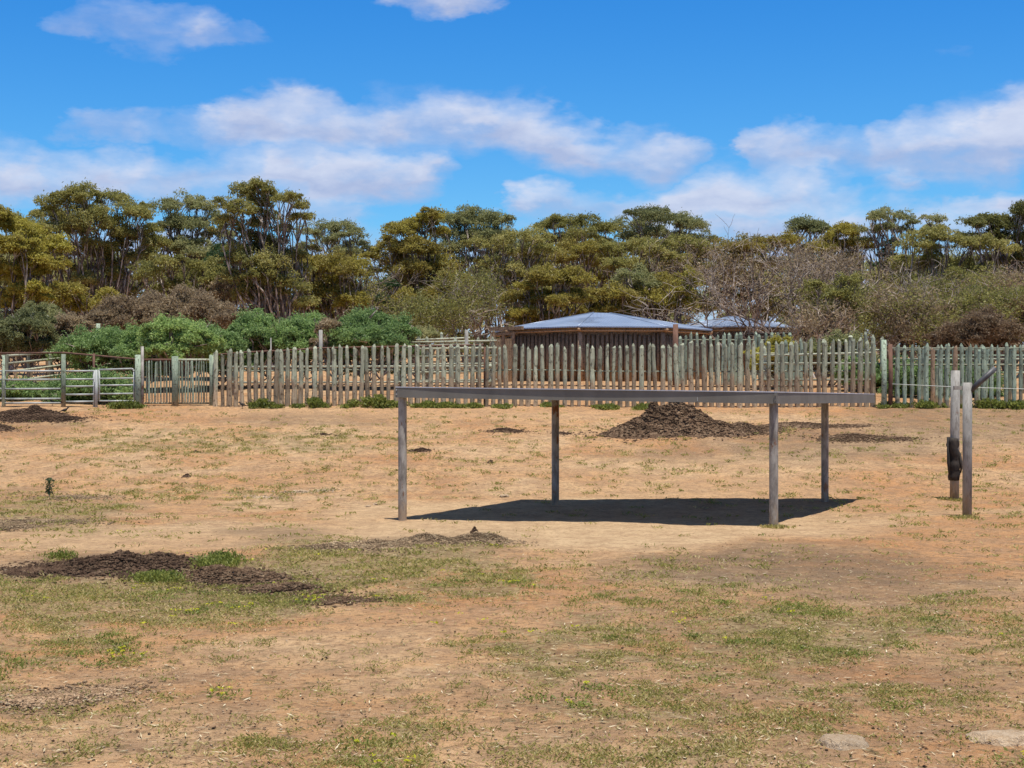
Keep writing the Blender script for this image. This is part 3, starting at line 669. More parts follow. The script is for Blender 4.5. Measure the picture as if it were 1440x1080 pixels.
# ------------------------------------------------------------------ pipe panels, gates
DG = 47.3
def pipe_panel(name, x0, x1, rys, label, curved=False, cat='fence', r=.028):
    s = W(x0, 570, DG); b = on(x0, DG); t = empty(name, b, label, cat, 'galvanised pipe panels')
    o = b
    if curved:
        m = MB(); y0, y1 = rys[0], rys[-1]
        P = [W(x0,y1,DG), W(x0,y0,DG), W(x1-3,y0-1.5,DG), W(x1-.8,y0,DG), W(x1,y0+3,DG), W(x1,y1,DG), W(x0,y1,DG)]
        for a, c in zip(P, P[1:]): m.tube([a-o, c-o], r, 8)
        m.obj('gate_frame', M['silver'], t, True)
        for y in rys[1:-1]: rail(t, [W(x0,y,DG), W(x1,y-.6,DG)], r*.9, 'silver', 'rail', 8)
    else:
        for q in (x0, x1): rail(t, [on(q,DG)+Vector((0,0,-.1)), W(q, rys[0]-1.5, DG)], r*1.15, 'silver', 'upright', 8)
        for y in rys: rail(t, [W(x0,y,DG-.02), W(x1,y-.4,DG-.02)], r, 'silver', 'rail', 8)
    return t
pipe_panel('pipe_fence', -85, 4, (522,534,547,561), 'galvanised pipe panel running out of the left edge')
pipe_panel('pipe_fence', 6.5, 88, (522,534,547,561,567), 'galvanised five-rail pipe panel nearest the left edge')
pipe_panel('pipe_fence', 90.5, 132, (522,533.5,543.5,555,565), 'narrow galvanised pipe panel left of the round-cornered gate')
pipe_panel('pipe_gate', 139.5, 188.5, (520,532.5,542,554,564), 'galvanised pipe gate with rounded upper corner', True, 'gate')
for q, tp, r, lb in ((5,499,.04,'slim post at the left edge beside the pipe panel'),(89.3,498,.07,'green timber post between two pipe panels'),(135.5,520,.045,'steel hinge post of the round-cornered pipe gate')):
    o = MB(); o.tube([on(q,DG-.1)-Vector((0,0,.1)), W(q,tp,DG-.1)], r, 8); tag(o.obj('gate_post', M['silver' if q > 130 else 'loggreen'], None, True), lb, 'post')
def picket_gate(x0, x1, top, bot, label, n):
    b = on(x0, DG); t = empty('picket_gate', b, label, 'gate', 'log picket gates')
    rail(t, [W(x0,top,DG+.06),W(x1,top,DG+.06)], .04, 'logpale' if x0 > 230 else 'rust', 'top_rail'); rail(t, [W(x0,bot,DG+.06),W(x1,bot,DG+.06)], .03, 'logpale', 'bottom_rail')
    for i in range(n):
        q = x0+3+(x1-x0-6)*i/(n-1); w = W(q, 0, DG)
        picket(t, w.x, DG-.03, W(q,bot-1,DG).z+.08, W(q, top+3+random.uniform(0,2), DG).z, 'loggreen', .45 if i%2 else .28)
    return t
picket_gate(203,242,506,567,'log picket gate with rusty top bar, left of the pair',9)
picket_gate(250,294,506,567,'log picket gate with pale top bar, right of the pair',11)
for q, tp, r, mt, lb in ((194,499,.10,'loggreen','thick grey-green gate post beside the round-cornered pipe gate'),(200,487,.05,'galv','tall thin steel pole clamped to the thick gate post'),
        (246,501,.11,'loggreen','thick post between the two picket gates'),(298,499,.09,'loggreen','thick post where the log fence begins'),(302.5,497,.06,'log','knotty thin post touching the fence-end post')):
    o = MB(); o.tube([on(q,DG-.12)-Vector((0,0,.1)), on(q,DG-.12)+Vector((.01,0,.8)), W(q,tp,DG-.12)], [r,r*.97,r*.93], 9)
    tag(o.obj('gate_post', M[mt], None, True), lb, 'post')
for q, a, b_, D, r, lb in ((451,464,500,50,.06,'short galvanised pole sticking up behind the log fence'),(656,464,500,54,.06,'slim pale pole above the rail yard left of the hut'),(381,475,500,51,.02,'thin stake above the log fence near the shrubs'),(149,487,510,56,.03,'thin pale stake among the green shrubs')):
    o = MB(); g = on(q, D); o.tube([g, W(q,a,D)], r, 8); tag(o.obj('steel_pole', M['galvpost'], None, True), lb, 'pole')

# ------------------------------------------------------------------ huts
def hut(name, cx, D, rad, eave_z, apex_z, label, n=8, rot=.2, wall_r=.88, with_door=True, ridge=0.0):
    b = on(cx, D); t = empty(name, b, label, 'hut', 'log huts with metal roofs')
    g0 = b.z; E = eave_z-g0; A = apex_z-g0
    ring = [Vector((rad*math.cos(rot+2*math.pi*i/n), rad*math.sin(rot+2*math.pi*i/n), E)) for i in range(n)]
    ap0 = Vector((-ridge,0,A)); ap1 = Vector((ridge,0,A-.02))
    vs = []; fs = []; al = []
    th = .05
    for i in range(n):
        p, q = ring[i], ring[(i+1)%n]; mid = (p+q)/2; ap = ap0 if mid.x < 0 else ap1
        L = (q-p).length; e = (q-p).normalized()
        o = (ap-p).dot(e)
        k = len(vs); vs += [p,q,ap,p-Vector((0,0,th)),q-Vector((0,0,th))]; al += [0,L,o,0,L]; fs += [(k,k+1,k+2),(k,k+3,k+4,k+1)]
    if ridge:
        # close the two slots left by the split apex
        for y in (1,-1):
            best = min(ring, key=lambda p: abs(p.x)+ (0 if p.y*y > 0 else 99)); k = len(vs)
            vs += [best+Vector((0,0,.004)), ap0, ap1]; al += [0,.5,1]; fs += [(k,k+1,k+2)]
    me = bpy.data.meshes.new('roof'); me.from_pydata([tuple(v) for v in vs], [], fs); me.materials.append(M['roof'])
    at = me.attributes.new('along','FLOAT','POINT'); at.data.foreach_set('value', al); me.update(); rf = ob('roof', me, t)
    m = MB()
    for i in range(n):
        ap = ap0 if ring[i].x < 0 else ap1
        m.tube([ring[i]+Vector((0,0,.005)), ap+Vector((0,0,.01))], .022, 5)
    m.obj('ridge_cap', M['roof'], rf, True)
    # underside lining and rafters
    m = MB()
    for i in range(n):
        p = ring[i]; m.tube([p*1.0+Vector((0,0,-.14)), Vector((p.x*.3,p.y*.3,E+.25))], .07, 6)
        q = ring[(i+1)%n]; m.tube([p*.97+Vector((0,0,-.12-.97*0)), q*.97+Vector((0,0,-.10))], .04, 6)
    m.obj('rafters', M['logbrown'], rf, True)
    # wall of standing logs
    wr = rad*wall_r; m = MB(); n2 = n; cnt = 0
    wl = MB()
    for i in range(n):
        p = ring[i]*wall_r; q = ring[(i+1)%n]*wall_r; L = (q-p).length; k = int(L/.19)
        for j in range(k):
            w = p.lerp(q, (j+.5)/k); 
            if w.y > wr*.35: continue
            r_ = random.uniform(.075,.095); h = E-.30+random.uniform(-.06,.04)
            m.tube([Vector((w.x,w.y,-.3)), Vector((w.x,w.y,h*.5)), Vector((w.x,w.y,h))], [r_,r_,r_*.9], 6)
        wl.add([Vector((p.x*.97,p.y*.97,-.3)),Vector((q.x*.97,q.y*.97,-.3)),Vector((q.x*.97,q.y*.97,E+.05)),Vector((p.x*.97,p.y*.97,E+.05))],[(0,1,2,3)])
    m.obj('wall', M['logbrown'], t, True); wl.obj('lining', M['logbrown'], t)
    # corner posts
    for i in range(n):
        p = ring[i]*.93
        if p.y > rad*.3: continue
        m = MB(); m.tube([Vector((p.x,p.y,-.3)), Vector((p.x,p.y,E-.1))], .10, 8); m.obj('post', M['logbrown'], t, True)
    return t, ring
h1, ring = hut('log_hut', 846, 67, 4.85, EYE+2.86, EYE+3.66, 'octagonal log hut with low blue-grey metal roof behind the fence', 8, R(22.5+8), .9, ridge=.35)
# lean-to with door frame at the left end
m = MB(); b = h1.location
p0 = W(694,0,64)-b; p1 = W(722,0,63.2)-b
for q, D in ((694,64),(708,63.4),(722,63)):
    a = on(q,D)-b; m.tube([a-Vector((0,0,.1)), W(q,466,D)-b], .07, 6)
m.bar(W(690,463,63.8)-b, W(735,461,62.6)-b, .14, .14); m.bar(W(700,470,63.6)-b, W(722,469,63)-b, .10, .10)
dm = m.obj('porch_frame', M['logbrown'], h1)
m = MB()
for i in range(7):
    q = 696+i*3.7; a = W(q,0,64.1)-b; z0 = (on(q,64.1)-b).z
    m.box((a.x-.05,a.y,z0),(a.x+.05,a.y+.03,(W(q,476,64)-b).z))
m.obj('door', M['logbrown'], h1)
h2, _ = hut('log_hut', 1032, 78, 3.5, EYE+3.42, EYE+4.10, 'smaller second log hut with metal roof behind twiggy trees', 8, R(10), .9)
o = MB(); g = on(950,59); o.tube([g, W(950,456,59)], [.12,.10], 8); tag(o.obj('timber_post', M['rust'], None, True), 'tall rusty brown post at the right end of the hut', 'post')
# carport frame right of second hut
fr = empty('pole_shelter', on(1090,68), 'dark flat-topped pole frame right of the second hut', 'shelter')
for q in (1060,1105,1148): rail(fr, [on(q,68), W(q,470,68)], .06, 'logbrown', 'post')
rail(fr, [W(1050,470,68),W(1155,468,68)], .07, 'black', 'beam'); rail(fr, [W(1050,473,68.5),W(1155,471,68.5)], .05, 'black', 'beam')
# pale shed at right
sh = empty('shed', on(1365,84), 'small pale beige shed with brown lower boards, half hidden by scrub', 'shed'); b = sh.location
m = MB(); a = W(1348,483,84)-b; c = W(1382,464,84)-b; m.box((a.x,-.6,-.5),(c.x,1.6,c.z)); m.obj('wall', M['stone'], sh)
m = MB(); m.box((a.x-.15,-.8,c.z),(c.x+.15,1.8,c.z+.12)); m.obj('roof', M['sheetedge'], sh)
m = MB(); m.box((a.x+.02,-.66,(W(0,478,84)-b).z),(c.x-.02,-.60,(W(0,474,84)-b).z)); m.box((a.x+.02,-.66,(W(0,486,84)-b).z),(c.x-.02,-.60,(W(0,481,84)-b).z)); m.obj('boards', M['logbrown'], sh)

# ------------------------------------------------------------------ low shade shelter in the paddock
F1 = Vector((-164*26.43/F, 26.43, 0)); CC = Vector((373*24.98/F, 24.98, 0)); RR = Vector((510*30.95/F, 30.95, 0)); LL = Vector((.42, 30.75, 0))
for v, top in ((F1,544.6),(CC,551.6),(RR,554.4)): v.z = EYE+(HY-top)*v.y/F
LL.z = 2.262
sp = gp(830, 735)
st = empty('shade_shelter', sp, 'low flat grey steel shade shelter on four pipe posts in the middle of the paddock', 'shelter')
def loc(v): return Vector(v)-sp
def channel(name, a, b, h0, h1, parent):
    m = MB(); a = loc(a); b = loc(b); d = (b-a); d.z = 0; d.normalize(); nn = Vector((d.y,-d.x,0))   # outward
    if nn.y > 0 and name == 'front_fascia': nn = -nn
    def prof(p, h): # C section: web 4 mm, flanges 45 mm
        w = .045; t = .004; z = -.006
        pts = [(0,z),(0,z-h),(-w,z-h),(-w,z-h+t),(-t,z-h+t),(-t,z-t),(-w,z-t),(-w,z)]
        return [p+nn*u+Vector((0,0,v)) for u,v in pts]
    A = prof(a,h0); B = prof(b,h1); n = 8
    m.add(A+B, [(i,(i+1)%n,n+(i+1)%n,n+i) for i in range(n)]+[tuple(range(n))[::-1],tuple(range(n,2*n))])
    return m.obj(name, M['fascia'], parent)
channel('front_fascia', F1, CC, .170, .182, st); channel('side_fascia', CC+Vector((.006,.03,0)), RR, .182, .168, st)
channel('rear_fascia', RR, LL, .168, .168, st); channel('side_fascia', LL, F1, .168, .168, st)
# corrugated roof sheet, a little proud of the fascia along the front
m = MB(); K = 24
def lerp(a,b,t): return a+(b-a)*t
fr_ = []; bk = []
dfr = (CC-F1).normalized(); out = Vector((dfr.y,-dfr.x,0)); out = out if out.y < 0 else -out
for i in range(K+1):
    t = i/K; lip = .004+.016*math.sin(math.pi*min(1,max(0,(t-.02)/.96)))**.8
    fr_.append(loc(lerp(F1,CC,t)+out*lip)); bk.append(loc(lerp(LL,RR,t)))
vs = []; 
for i in range(K+1):
    for p in (fr_[i], bk[i]):
        vs += [p+Vector((0,0,.012)), p+Vector((0,0,-.004))]
fs = []
for i in range(K):
    a = i*4; c = a+4
    fs += [(a,c,c+2,a+2),(a+1,a+3,c+3,c+1),(a,a+1,c+1,c),(a+2,c+2,c+3,a+3)]
fs += [(0,2,3,1),(K*4,K*4+1,K*4+3,K*4+2)]
m.add(vs, fs); m.obj('roof_sheet', M['sheetedge'], st)
for k in range(5):
    t = (k+.5)/5; a = lerp(F1,LL,t); b_ = lerp(CC,RR,t); d = (b_-a).normalized()*.06
    m = MB(); m.bar(loc(a+d)-Vector((0,0,.08)), loc(b_-d)-Vector((0,0,.08)), .05, .11); m.obj('purlin', M['fascia'], st)
for q, by, tz in ((566,731,2.12),(781,710,2.07),(1088,741,2.03),(1160,707,2.02)):
    D = 2.15*F/(by-HY); x = (q-720)*D/F
    if q == 566: D = F1.y+.055+.072-.0; 
    if q == 1088: D = CC.y+.19
    x = (q-720)*D/F; z = float(G(x,D))
    fz = (F1.z+(CC.z-F1.z)*((x-F1.x)/(CC.x-F1.x)))-.02 if q in (566,1088) else tz
    m = MB(); P = [(0,0,-.25),(0,0,.5),(0,0,.8),(0,0,fz-z)]
    m.tube([loc(Vector((x,D,z))+Vector(p)) for p in P], .074, 20, False)
    m.obj('post', M['galv'], st, True)
# corner bracket with bolts, joint mark on the front fascia
m = MB(); c = loc(CC)
m.box((c.x-.05,c.y-.010,c.z-.176),(c.x+.002,c.y-.002,c.z-.012)); 
for dz in (-.05,-.13): m.tube([Vector((c.x-.03,c.y-.022,c.z+dz)),Vector((c.x-.03,c.y-.008,c.z+dz))], .011, 6)
m.obj('corner_bracket', M['fascia'], st)
m = MB(); c = loc(F1)
for dz in (-.045,-.12): m.tube([Vector((c.x+.02,c.y-.03,c.z+dz)),Vector((c.x+.02,c.y+.0,c.z+dz))], .012, 6)
m.obj('bolt', M['silver'], st)
m = MB(); jj = loc(lerp(F1,CC,.80)); m.box((jj.x-.006,jj.y-.012,jj.z-.165),(jj.x+.006,jj.y-.003,jj.z-.10)); m.obj('joint_strip', M['silver'], st)

# ------------------------------------------------------------------ two steel posts at right
b = gp(1342,703); t = empty('steel_post', b, 'taller steel post with torn black rubber wrapped round its lower half', 'post', 'steel posts at the right')
D = b.y; tp = W(1343.5,521,D)-b
m = MB(); m.tube([(0,0,-.2),(tp.x*.5,0,tp.z*.5),(tp.x,0,tp.z)], .092, 20); m.obj('pole', M['galvpost'], t, True)
m = MB()
z0 = (W(0,675,D)-b).z; z1 = (W(0,616,D)-b).z; seg = 12; vs = []
for i in range(seg+1):
    for k in range(18):
        a = 2*math.pi*k/18; r = .112+.03*mnoise.noise(Vector((math.cos(a)*1.5,math.sin(a)*1.5,i*.7)))+(.012 if i%3 else 0)
        e = (.05*mnoise.noise(Vector((math.cos(a)*2,math.sin(a)*2,5))) if i in (0,seg) else 0)
        vs.append((math.cos(a)*r-.028*(i > 8), math.sin(a)*r, z0+(z1-z0)*i/seg+e))
m.add(vs, [(i*18+k,i*18+(k+1)%18,(i+1)*18+(k+1)%18,(i+1)*18+k) for i in range(seg) for k in range(18)]+[tuple(range(18))[::-1],tuple(range(seg*18,(seg+1)*18))])
m.tube([(-.13,-.02,z1+.02),(-.13,-.05,z0+.35),(-.11,-.06,z0+.05)], [.03,.035,.02], 7); m.tube([(.09,-.09,z1-.3),(.12,-.1,z0+.3),(.10,-.1,z0+.15)], [.02,.03,.012], 6)
m.obj('rubber_wrap', M['black'], t, True)
b = gp(1360,727); t = empty('steel_post', b, 'shorter steel post with a dark bar slanting up to the right', 'post', 'steel posts at the right'); D = b.y
tp = W(1360.5,538,D)-b
m = MB(); m.tube([(0,0,-.2),(tp.x*.5,0,tp.z*.5),(tp.x,0,tp.z)], .083, 20); m.obj('pole', M['galvpost'], t, True)
m = MB(); m.tube([W(1364,550,D-.02)-b, W(1400,517.5,D-.1)-b], .05, 14); m.obj('slanting_bar', M['darksteel'], t, True)
m = MB(); m.box((-.22,.06,tp.z-.13),(0,.10,tp.z-.06)); m.obj('hinge_plate', M['galv'], t)

# ------------------------------------------------------------------ heaps
def chips(m_v, m_f, m_n, pts, size, flat=.6):
    """scatter of little irregular clods as squashed octahedra"""
    n = len(pts); o = np.array([(1,0,0),(0,1,0),(-1,0,0),(0,-1,0),(0,0,1),(0,0,-.6)], float)
    s = size*(.4+1.2*rng.random((n,1,1))**2); sc = np.stack([np.ones(n),.5+.7*rng.random(n),flat*(.5+.7*rng.random(n))],1)[:,None,:]
    a = rng.random(n)*6.28; ca, sa = np.cos(a), np.sin(a)
    v = o[None]*sc*s*(1+.35*rng.normal(size=(n,6,1)).clip(-1,1))
    v = np.stack([v[...,0]*ca[:,None]-v[...,1]*sa[:,None]+v[...,2]*.3, v[...,0]*sa[:,None]+v[...,1]*ca[:,None], v[...,2]],-1)+pts[:,None,:]
    f = np.array([(0,1,4),(1,2,4),(2,3,4),(3,0,4),(1,0,5),(2,1,5),(3,2,5),(0,3,5)])
    F_ = (f[None]+np.arange(n)[:,None,None]*6+m_n)
    return v.reshape(-1,3), F_.reshape(-1)
def heap(name, lumps, mat, label, cat, clod=.05, nclod=500, rough=.35, group=None, step=.05, scat=1.15, flat=.6):
    """lumps: (px, py, rx, ry, h) metres, mounds on the ground seen at that pixel"""
    P = [(gp(a,b_),rx,ry,h) for a,b_,rx,ry,h in lumps]
    x0 = min(p.x-rx*1.2 for p,rx,ry,h in P); x1 = max(p.x+rx*1.2 for p,rx,ry,h in P); y0 = min(p.y-ry*1.2 for p,rx,ry,h in P); y1 = max(p.y+ry*1.2 for p,rx,ry,h in P)
    base = P[0][0]
    def hf(x, y):
        s = np.zeros_like(x); hm_ = min(.12, max(h for *_,h in P))
        for p, rx, ry, h in P:
            d = np.sqrt(((x-p.x)/rx)**2+((y-p.y)/ry)**2)
            s = np.maximum(s, h*np.clip(1-d,0,1)**1.0*(1.25-.25*np.clip(1-d,0,1)))
        n = fbm(x*3.1+7,y*3.1+2,4)-.45; n2 = fbm(x*9+7,y*9+2,3)-.42
        hm = max(h for *_,h in P)
        s = s - hm_*.22*np.clip(fbm(x*2.3+40,y*2.3+11,4)*2-.55,0,1)
        return s*(1+rough*n*1.6)+ (s>0)*(n2*.30*rough*min(.5,hm+.05)) - .015
    nx = max(8,int((x1-x0)/step)); ny = max(8,int((y1-y0)/step)); X, Y = np.meshgrid(np.linspace(x0,x1,nx), np.linspace(y0,y1,ny))
    H = hf(X,Y); Z = G(X,Y)+np.where(H < .0, -.06, H)
    V = np.stack([X,Y,Z],-1).reshape(-1,3); i = np.arange(ny-1)[:,None]*nx+np.arange(nx-1)[None,:]
    q = np.stack([i,i+1,i+nx+1,i+nx],-1).reshape(-1,4)
    ok = (H.ravel()[q] > -.01).any(1); q = q[ok]
    tri = np.concatenate([q[:,[0,1,2]],q[:,[0,2,3]]])
    # clods
    k = rng.integers(0,len(P),nclod); nclod = int(nclod*3.2); k = rng.integers(0,len(P),nclod); ang = rng.random(nclod)*6.28; rr = np.abs(rng.normal(size=nclod))*.55*scat; clod = clod*.50
    cx = np.array([P[j][0].x for j in k])+np.cos(ang)*rr*np.array([P[j][1] for j in k]); cy = np.array([P[j][0].y for j in k])+np.sin(ang)*rr*np.array([P[j][2] for j in k])
    cz = G(cx,cy)+np.maximum(hf(cx,cy),0)+clod*.15
    cv, cf = chips(None,None,len(V), np.stack([cx,cy,cz],1), clod, flat)
    V = np.concatenate([V,cv])-np.array(base); Fc = np.concatenate([tri.reshape(-1), cf])
    me = npmesh(name, V, Fc, 3, M[mat]); o = ob(name, me, None, base); tag(o, label, cat, group); return o
heap('dung_heap', [(945,606,1.5,1.0,.78),(905,612,1.3,.8,.38),(990,608,1.5,.9,.42),(1040,606,1.0,.7,.24),(950,600,.9,.7,.80),(922,604,1.0,.7,.66),(968,602,.8,.6,.64)], 'dungpile', 'large dark brown dung heap in front of the log fence', 'dung heap', .075, 3800, .62)
heap('dung_heap', [(1120,600,1.3,.5,.16),(1080,604,.7,.5,.14),(1180,600,1.1,.4,.08),(1060,606,.6,.5,.16)], 'dungpile', 'low dung ridge trailing right from the large heap', 'dung heap', .05, 900)
heap('dung_heap', [(1205,616,1.0,.5,.14),(1250,618,.9,.4,.07),(1180,619,.7,.4,.08)], 'dungpile', 'flat scattered dung heap with pale bits, right of the back post', 'dung heap', .055, 700)
heap('dung_heap', [(45,586,1.2,.7,.32),(20,588,.8,.6,.30),(80,590,.8,.5,.16),(55,590,1.3,.6,.18)], 'dung', 'dark dung heap in front of the pipe panels at the left', 'dung heap', .06, 1600)
heap('dung_heap', [(0,604,.5,.4,.16)], 'dung', 'small dark dung heap cut by the left edge', 'dung heap', .05, 200)
heap('dung_heap', [(712,607,.6,.3,.14)], 'dung', 'small dung heap left of the large one, near the fence', 'dung heap', .045, 260)
heap('dung_heap', [(790,610,.4,.25,.06)], 'dung', 'tiny dung scatter just left of the large heap', 'dung heap', .04, 90)
heap('dung_heap', [(592,634,.4,.25,.09)], 'dung', 'small dark dung heap right of the left front post', 'dung heap', .04, 150)
heap('dung_heap', [(453,611,.3,.2,.05)], 'dung', 'tiny dark dung spot near the middle of the log fence', 'dung heap', .04, 60)
heap('dung_heap', [(165,799,1.1,.95,.17),(115,802,.85,.7,.13),(225,792,.55,.6,.16),(55,804,.5,.35,.05)], 'dung', 'dark moist dung mound in the left foreground', 'dung heap', .055, 2200, .8)
heap('dung_heap', [(335,817,.8,.8,.14),(300,810,.5,.6,.12),(390,832,.65,.5,.09),(460,845,.5,.35,.04)], 'dungpile', 'grey-brown crumbly dung mound right of the dark moist one', 'dung heap', .055, 2000, .8)
heap('dung_heap', [(670,762,.7,.45,.17),(600,766,.9,.5,.16),(530,770,.8,.55,.14),(470,772,.6,.45,.12)], 'dryclod', 'pale strawy dung ridge in front of the left front post', 'dung heap', .035, 2600, .5)
heap('dung_clod', [(667,750,.09,.09,.13)], 'dung', 'single upright dark clod on the pale strawy ridge', 'clod', .03, 30, step=.015)
heap('mud_patch', [(85,982,.55,.5,.035),(40,988,.45,.4,.03),(140,972,.3,.3,.025)], 'mud', 'broken dried mud patch at the lower left', 'mud patch', .035, 900, .8, flat=.5)
heap('dung_heap', [(60,735,1.2,.7,.06),(10,742,.8,.5,.07),(100,700,.9,.6,.04)], 'dryclod', 'crumbly dry soil and dung spread at the left edge', 'dung heap', .045, 1300)
heap('dung_heap', [(420,692,.5,.25,.04),(455,690,.3,.2,.03),(370,700,.5,.3,.03)], 'stone', 'pale crumbled clods left of the shelter', 'clods', .05, 260)
heap('dung_clod', [(262,671,.14,.14,.10)], 'dung', 'dark lone clod in the left middle distance', 'clod', .04, 14, step=.02)
heap('dung_clod', [(690,651,.12,.12,.09)], 'dung', 'small brown clod seen under the shelter, left of the back post', 'clod', .035, 10, step=.02)
heap('dung_clod', [(275,636,.16,.12,.06)], 'dung', 'flat dark clod in the grassy strip at left', 'clod', .04, 12, step=.02)

def rock(px, py, rx, ry, rz, label, mat='stone', sink=.35):
    b = gp(px,py); import bmesh
    bm = bmesh.new(); bmesh.ops.create_icosphere(bm, subdivisions=4, radius=1)
    for v in bm.verts:
        n = mnoise.fractal(v.co*1.6+Vector((px,py,0)), 1, 2, 4); v.co *= 1+.22*n; v.co.z = min(v.co.z, .8+.08*n)
        v.co = Vector((v.co.x*rx, v.co.y*ry, v.co.z*rz+rz*(1-2*sink)+float(G(b.x+v.co.x*rx,b.y+v.co.y*ry))-b.z))
    me = bpy.data.meshes.new('stone'); bm.to_mesh(me); bm.free(); me.materials.append(M[mat]); me.polygons.foreach_set('use_smooth',[True]*len(me.polygons))
    tag(ob('stone', me, None, b), label, 'stone')
rock(1182,1046,.17,.17,.10,'flat pale stone set in the soil at the lower right', sink=.68)
rock(1412,1042,.23,.19,.11,'larger flat pale stone at the lower right corner', sink=.68)
rock(709,699,.10,.09,.045,'small pale stone left of the shelter shadow')
rock(530,710,.07,.06,.035,'small pale stone left of the front left post')
rock(518,713,.05,.05,.03,'tiny pale stone at the far left of the pair')

# ------------------------------------------------------------------ weeds, sapling
def weed(px, py, w, h, label, mat='weed', n=900, tint=.5, d=.5, bl=.10, group='green weeds', name='weed_clump', cat='weed', D=None):
    b = gp(px,py) if D is None else on(px,D); L = Leaves()
    k = max(4,int(w*8)); cx = rng.normal(size=k)*w*.28; cy = rng.normal(size=k)*d*.28; ch = h*(.45+.55*rng.random(k))*np.exp(-(cx/(w*.6))**2)
    i = rng.integers(0,k,n); q = rng.normal(size=(n,3))*np.array([.09,.09,0]); z = ch[i]*rng.random(n)**.8
    x = cx[i]+q[:,0]; y = cy[i]+q[:,1]; gz = G(b.x+x,b.y+y)-b.z
    L.add(np.stack([x,y,gz+z],1), bl, bl*.35, tint+(rng.random(n)-.5)*.7, .5, rvec(n)*.8+np.array([0,0,.9]))
    o = L.obj(name, M[mat]); o.location = b; tag(o, label, cat, group)
FW = [(370,569,.7,.30,'below the log fence, third tuft from the gates'),(440,572,.8,.28,'dark tuft at the fence foot left of the biggest weed'),(528,570,1.5,.42,'biggest green weed at the fence foot left of the shelter'),
      (598,568,.7,.22,'seen behind the left end of the shelter roof'),(632,568,.7,.2,'right of the left front post at the fence foot'),(668,568,.5,.18,'low tuft at the fence foot left of the hut'),(705,568,.4,.15,'smallest tuft at the fence foot below the hut'),
      (770,568,.5,.14,'thin tuft at the fence foot above the first back post'),(850,568,.9,.16,'low strip at the fence foot left of the large heap'),(905,567,.4,.12,'wisp at the fence foot behind the large heap'),
      (1252,570,.8,.2,'tuft beside the rusty corner post'),(1300,571,1.2,.25,'tuft left of the two steel posts at the fence foot'),(1400,571,1.6,.35,'lush tuft right of the slanting bar post at the fence foot'),(1440,570,1.3,.3,'lush tuft at the right edge under the green pickets'),
      (175,570,1.3,.22,'bright tuft under the round-cornered pipe gate')]
for a,b_,w,h,lb in FW: weed(a,b_,w,h,'green weed '+lb, n=int(500+900*w), tint=.25 if a < 500 else .45, D=46.6, bl=.12, d=.35)
weed(296,797,.5,.14,'bright green weed standing between the two foreground mounds', n=1100, tint=.55, bl=.05, d=.3)
weed(318,793,.30,.18,'tallest bright green weed sprig at the crest of the mounds', n=800, tint=.5, bl=.06, d=.12)
weed(228,817,.75,.13,'low spreading bright green weed in front of the dark mound', n=1500, tint=.6, bl=.045, d=.4)
weed(82,787,.28,.14,'small green weed at the left end of the dark mound', n=420, tint=.45, bl=.05, d=.2)
weed(160,808,.14,.06,'tiny green weed on the face of the dark mound', n=600, tint=.6, bl=.045, d=.13)
b = gp(69,700); t = empty('sapling', b, 'thin leafy seedling standing alone at the left', 'plant')
m = MB(); m.tube([(0,0,-.03),(.01,0,.18),(-.01,0,.36)], [.012,.01,.005], 6); m.obj('stem', M['twig'], t)
L = Leaves(); n = 170; z = .08+.32*rng.random(n); L.add(np.stack([rng.normal(size=n)*.045,rng.normal(size=n)*.045,z],1), .07, .026, .3+.4*rng.random(n)); L.obj('leaves', M['dark'], t)
for a,b_,w,lb in ((1089,741,.30,'at the foot of the front right shelter post'),(1342,703,.5,'round the foot of the taller steel post'),(1360,728,.45,'round the foot of the shorter steel post')):
    weed(a,b_+1,w,.05,'dry grass tuft '+lb, 'grass', 380, .6, .3, .06, 'dry tufts round post feet', 'grass_tuft', 'grass tuft')

# ------------------------------------------------------------------ ground cover (uncountable)
def scatter(n, wfun, y0=575, y1=1095, x0=-220, x1=1660, pw=1.0):
    px = rng.uniform(x0,x1,n); py = y0+(y1-y0)*rng.random(n)**pw
    Ds = np.linspace(7.5, 47, 4000); ys = HY-F*(g_base(Ds)-EYE)/Ds; D = np.interp(-py, -ys, Ds)
    x = (px-720)*D/F; w = wfun(x, D)*(1-.85*np.clip(patches(x,D)[2],0,1)); k = rng.random(n) < w; return x[k], D[k]
def gm(x, D): return patches(x, D)[0]
def spot(x, D, s=1.4, o=.45):   # ground cover comes in small patches
    return np.clip((fbm(x*s+4, D*s*.7+8, 3)-o)*11, 0, 1)
L = Leaves()
x, D = scatter(85000, lambda x,D: np.clip(gm(x,D)**1.1*(.07+.5*spot(x,D,1.6,.47)+.75*spot(x,D,5.,.49)),0,1))
m_ = 13; n = len(x)
i = np.repeat(np.arange(n), m_); sp_ = np.where(D<14,.035,.06)[i]
cx = x[i]+rng.normal(size=len(i))*sp_*1.3; cy = D[i]+rng.normal(size=len(i))*sp_*1.3; hh = (.014+.024*rng.random(len(i)))*np.clip(D[i]/16,.8,1.7)
c = np.stack([cx,cy,G(cx,cy)+hh*.5+.006],1); tt = .12+rng.random(n)*.8
dirs = rvec(len(i))*np.array([1,1,.3])+np.array([0,0,.55])
L.add(c, .042, .010, tt[i]+(rng.random(len(i))-.5)*.35, 0, dirs)
L.v[-1] = (L.v[-1].reshape(-1,4,3)-c[:,None])*np.clip(D[i]/15,.8,2.0)[:,None,None]+c[:,None]; L.v[-1] = L.v[-1].reshape(-1,3)
tag(L.obj('grass', M['grass']), 'short dry olive grass tufts scattered over the paddock', 'grass', kind='stuff')
